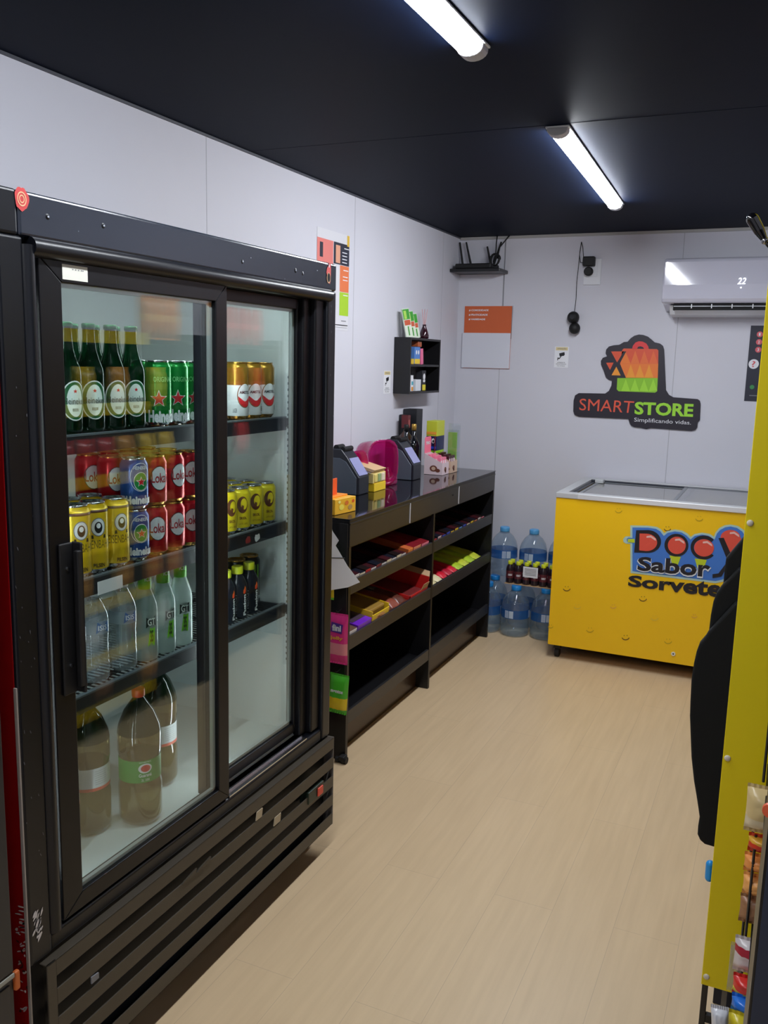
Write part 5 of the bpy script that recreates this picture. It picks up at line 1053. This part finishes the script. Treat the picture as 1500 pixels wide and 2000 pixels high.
# ================================================================== yellow-sided rack and what hangs behind it
r = thing('snack_rack', 'snack rack with a yellow side panel at the right edge of the aisle', 'rack', (2.1,1.8,0))
RY = 2.085; YP = mat('panel_yellow', (240,216,14), 0.45, 0, 0.4, noise=.03, nscale=3)
b = MB(); b.box(1.877,2.31,RY,RY+.016,.125,2.05,YP); b.build('side_panel', r, None, .001, 1, label='yellow side panel')
b = MB(); b.box(1.879,1.893,RY+.018,RY+.032,.0,2.05,BLACK); b.box(1.893,2.31,RY+.018,RY+.032,.012,.034,BLACK); b.build('frame_post', r, None, .001, 1)
b = MB(); b.box(1.925,1.937,RY+.020,RY+.030,.034,.124,mat('post_grey',(110,106,100),.4)); b.build('short_post', r)
for zc in (1.2685,.714,.149):
    b = MB(); x = 1.8875; b.sphere((x,RY-.001,zc),.0075,mat('screw_cap',(224,214,196),.35),14,(1,.5,1)); b.build('screw_cap', r)
b = MB(); b.box(1.9665,2.31,1.205,1.47,.0,2.05,BLACK); b.build('near_cabinet_side', r, None, .0015, 1)
NVY = mat('panel_navy', (30,42,62), 0.45); b = MB(); b.box(1.970,2.31,1.200,1.2045,.0,2.05,NVY); b.build('navy_face', r, label='navy near face')
b = MB()
rd = random.Random(11)
for i in range(26):
    zc = rd.uniform(.35,1.25); scrape(b, rd.uniform(1.21,1.23), zc, rd.uniform(.002,.006), rd.uniform(.006,.03), 0, SCR, 'x', 1.9661, s=i+400)
b.build('chipped_edge', r)
b = MB(); b.cyl((1.962,1.19,.93),(1.985,1.19,.93),.0,RUBBER); 
for zc in (.10,.40,.72,1.02,1.32,1.62):
    b = MB(); b.box(1.972,2.31,1.472,RY-.001,zc-.016,zc,BLACK); b.build('rack_shelf', r, None, .001, 1)
b = MB(); b.box(2.296,2.31,1.472,RY-.001,.10,2.05,BLACK); b.build('rack_back', r)
for xx, yy, z0, z1 in ((1.956,1.99,.10,.62),(1.962,1.93,.10,.62),(1.966,1.98,.72,1.3)):
    b = MB(); b.cyl((xx,yy,z0),(xx,yy,z1),.003,mat('wire_grey',(80,80,84),.3,.8),8); b.build('wire_upright', r)
t = thing('orange_price_button', 'round orange button on the navy panel at the right edge', 'button'); b = MB(); q = at(1499,1581,'y',1.198); b.cyl((q.x+.003,1.1935,q.z),(q.x+.003,1.1995,q.z),.0095,mat('button_orange',(226,96,56),.4),18); b.build('button', t)

def hang(name, label, u0, v0, u1, v1, y, th, m, m2=None, band=None, seed=0, cat='snack bag', ext=.09, rot=0):
    "pouch whose visible left part spans the given height; it runs on to the right behind the rack side"
    a = at(u0, v0, 'y', y); c_ = at(u1, v1, 'y', y); h = a.z-c_.z
    t = pillow(name, label, ext, h, th, m, m2, band, seed, cat); x = min(a.x, c_.x)
    t.location = (x+ext/2, y, c_.z); t.rotation_euler = (0,rot,0); return t
CRM = mat('bag_cream',(222,196,140),.3); hang('bread_bag','twisted cream bread bag on the rack shelf by the yellow panel',1461,1528,1461,1622,1.93,.06,CRM,mat('bag_clear_cream',(230,214,180),.25),(.0,.35),21,'bread bag')
hang('red_snack_box','small red and yellow pack just under the bread bag on the rack',1463,1624,1464,1661,1.93,.04,mat('pack_scarlet',(222,60,34),.35),mat('pack_amber',(240,180,60),.35),(.6,1),22)
hang('orange_snack_pack','upper orange biscuit pack on the rack',1455,1661,1454,1699,1.95,.05,mat('pack_orange',(244,156,80),.35),None,None,23)
hang('orange_snack_pack','lower orange biscuit pack on the rack',1453,1700,1450,1744,1.95,.05,mat('pack_orange2',(248,176,100),.35),None,None,24)
hang('brown_bag','brown tapering snack pouch below the orange packs',1447,1742,1452,1800,1.95,.035,mat('bag_tan',(168,120,86),.35),None,None,25)
hang('white_yellow_bag','white and crimson pouch with a yellow top on the lowest rack shelf',1437,1824,1434,1893,1.90,.045,mat('bag_milk',(216,206,206),.25),mat('bag_crimson',(176,30,56),.3),(.60,.85),26)
hang('red_yellow_bag','red and yellow crisp bag above the blue one on the rack',1433,1897,1429,1938,1.86,.05,mat('bag_red',(222,50,44),.25),mat('bag_sun',(226,206,50),.25),(.0,.35),27)
hang('blue_bag','bright blue crisp bag low on the rack',1430,1936,1428,1970,1.84,.05,mat('bag_blue',(36,120,226),.25),None,None,28)
hang('yellow_red_bag','yellow crisp bag with a red foot at the bottom edge of the photo',1424,1969,1418,2030,1.82,.05,mat('bag_sun',()),mat('bag_red',()),(0,.5),29)
hang('white_bag','shiny white pouch leaning out at the bottom right of the photo',1397,1961,1412,2040,1.80,.03,mat('bag_white',(226,228,236),.2),None,None,30,ext=.035,rot=-.10)
hang('clear_bag','translucent clear pouch leaning on the yellow panel',1428,1838,1426,1935,1.98,.02,clear('film_clear',(.9,.9,.9),1.45,.1,body=(220,220,222),bodyw=.35),None,None,31,ext=.03)

# black hanging cover behind the yellow panel, three overlapping leaves
t = thing('black_cover', 'black curved cloth-like cover hanging behind the yellow rack panel', 'cover', (1.84,2.16,.5))
CLO = mat('cover_black',(17,18,19),.75,0,.3)
def leaf(pts, y, th):
    ps = [at(u_, v_, 'y', y) for u_, v_ in pts]; b = MB(); b.prism([(p.x,y,p.z) for p in ps], (0,th,0), CLO); b.build('cloth_leaf', t, None, .006, 3)
leaf([(1449,1054),(1460,1040),(1490,1040),(1490,1120),(1452,1106),(1412,1144),(1415,1112),(1418,1091)], 2.175, .03)
leaf([(1412,1142),(1443,1110),(1490,1110),(1490,1180),(1436,1180),(1384,1236),(1388,1202),(1393,1176),(1400,1158)], 2.155, .03)
leaf([(1384,1234),(1436,1178),(1490,1178),(1490,1640),(1440,1660),(1412,1658),(1393,1655),(1376,1650),(1367,1642),(1362,1631),(1363,1615),(1366,1597),(1361,1563),(1355,1527),(1350,1480),(1347,1400),(1348,1370),(1350,1330),(1355,1296),(1360,1274),(1366,1258),(1378,1244)], 2.130, .03)
t = thing('blue_hook', 'small rounded bright blue plastic piece beside the lower yellow panel', 'hook', (1.88,2.13,.42)); b = MB(); p0 = at(1387,1688,'y',2.13); p1 = at(1385,1714,'y',2.13); b.cyl(p0, p1, .010, mat('plastic_blue',(36,150,226),.35), 16); b.sphere(p0,.010,mat('plastic_blue',()),14); b.sphere(p1,.010,mat('plastic_blue',()),14); b.build('hook_body', t)
# black lamp head at the top right
t = thing('spot_lamp', 'glossy black lamp head on a thin arm at the right edge under the ceiling', 'lamp', (1.87,2.05,1.9)); GB2 = mat('gloss_black',(14,14,18),.08,coat=.8)
a = at(1470,428,'y',2.05); c_ = at(1494,470,'y',2.05)
b = MB(); b.cyl(a, a+(c_-a)*.55, .013, GB2, 20, .011); b.cyl(a+(c_-a)*.55, c_, .011, GB2, 20, .006); b.sphere(a, .013, GB2, 16); b.build('lamp_head', t)
b = MB(); e = at(1499,476,'y',2.05); b.tube([c_, e, (e.x+.03,2.06,e.z-.03), (1.93,2.08,1.80), (1.93,2.08,1.75)], .005, GB2, 8); b.sphere(c_, .008, mat('joint_chrome',(160,160,166),.15,.9), 12); b.build('lamp_arm', t)

# ================================================================== second rack along the right wall (seen mirrored in the cooler doors)
r2 = thing('shelf_rack', 'long black rack with yellow rails on the right wall, mirrored in the cooler doors', 'rack', (2.1,3.0,0))
RX = 1.905
for i, (ya, yb) in enumerate(((2.20,2.216),(3.40,3.56),(4.30,4.316))):
    b = MB(); b.box(RX,2.31,ya,yb,0.0,1.70,mat('rack_navy',(24,30,48),.5)); b.build('rack_side', r2, None, .002)
b = MB(); b.box(2.30,2.31,2.216,4.30,.05,1.70,mat('rack_back_dark',(40,40,46),.6)); b.build('rack_back', r2)
RAIL = mat('rail_yellow',(222,190,24),.4)
ZR = (.12,.34,.57,.82,1.09,1.38,1.67)
for zc in ZR:
    for ya, yb in ((2.217,3.399),(3.561,4.299)):
        b = MB(); b.box(RX+.006,2.299,ya,yb,zc-.018,zc,BLACK); b.build('rack_board', r2)
        if ya < 3: 
            b = MB(); b.box(RX,RX+.005,ya,3.08,zc-.024,zc+.026,RAIL); b.build('price_rail', r2)
pal = [('orange',(236,140,50)),('red',(196,36,40)),('brown',(140,86,50)),('yellow',(226,190,50)),('white',(222,222,226)),('amber',(214,150,60))]
lay = [(6, [3.14,3.22,3.31,3.62,3.70], [0,0,0,0,0]), (6,[3.90,4.02,4.14],[1,1,1]), (5, [2.5,2.75,2.95,3.2,3.62,3.75,3.95,4.15], [3,3,5,3,3,3,1,1]), (4, [2.4,2.62,2.74,2.86,2.98,3.12,3.25,3.62,3.75,4.0], [1,1,1,1,5,3,3,3,5,1]), (3, [2.4,2.7,2.95,3.1,3.25,3.65,3.8], [4,5,3,2,2,1,3]), (2, [2.4,2.7,2.95,3.15,3.3,3.65,3.8], [2,5,5,0,0,0,2]), (1, [2.45,2.75,3.0,3.2,3.62,3.8], [5,4,2,4,4,4]), (0, [2.5,2.8,3.1,3.65], [5,2,5,4])]
protos = {}
for (k, yy, cc) in lay:
    for i, y in enumerate(yy):
        n_, c_ = pal[cc[i]]
        if n_ not in protos:
            t = thing('shelf_snack_bag', '', 'snack bag', (0,0,0)); b = MB(); bag(b, .10, .17, .05, mat('refl_'+n_, c_, .3), mat('refl_band_'+n_, tuple(min(255,x+40) for x in c_), .3), (.4,.6), seed=len(protos)+70); b.build('pouch', t, (0,0,0)); protos[n_] = (t, [])
        p, u = protos[n_]
        h = (1.1 if k == 6 else 1.0)
        place(p, u, (RX+.055, y, ZR[k]+.0006), math.radians(-90), '%s snack bag mirrored in the cooler, %s rack shelf up, %s along it' % (n_, nth[k], nth[i]), 'snack bags on the long right rack', (1,1,h))
SC.cycles.transparent_max_bounces = 24
SC.cycles.max_bounces = 10
bpy.context.view_layer.update()
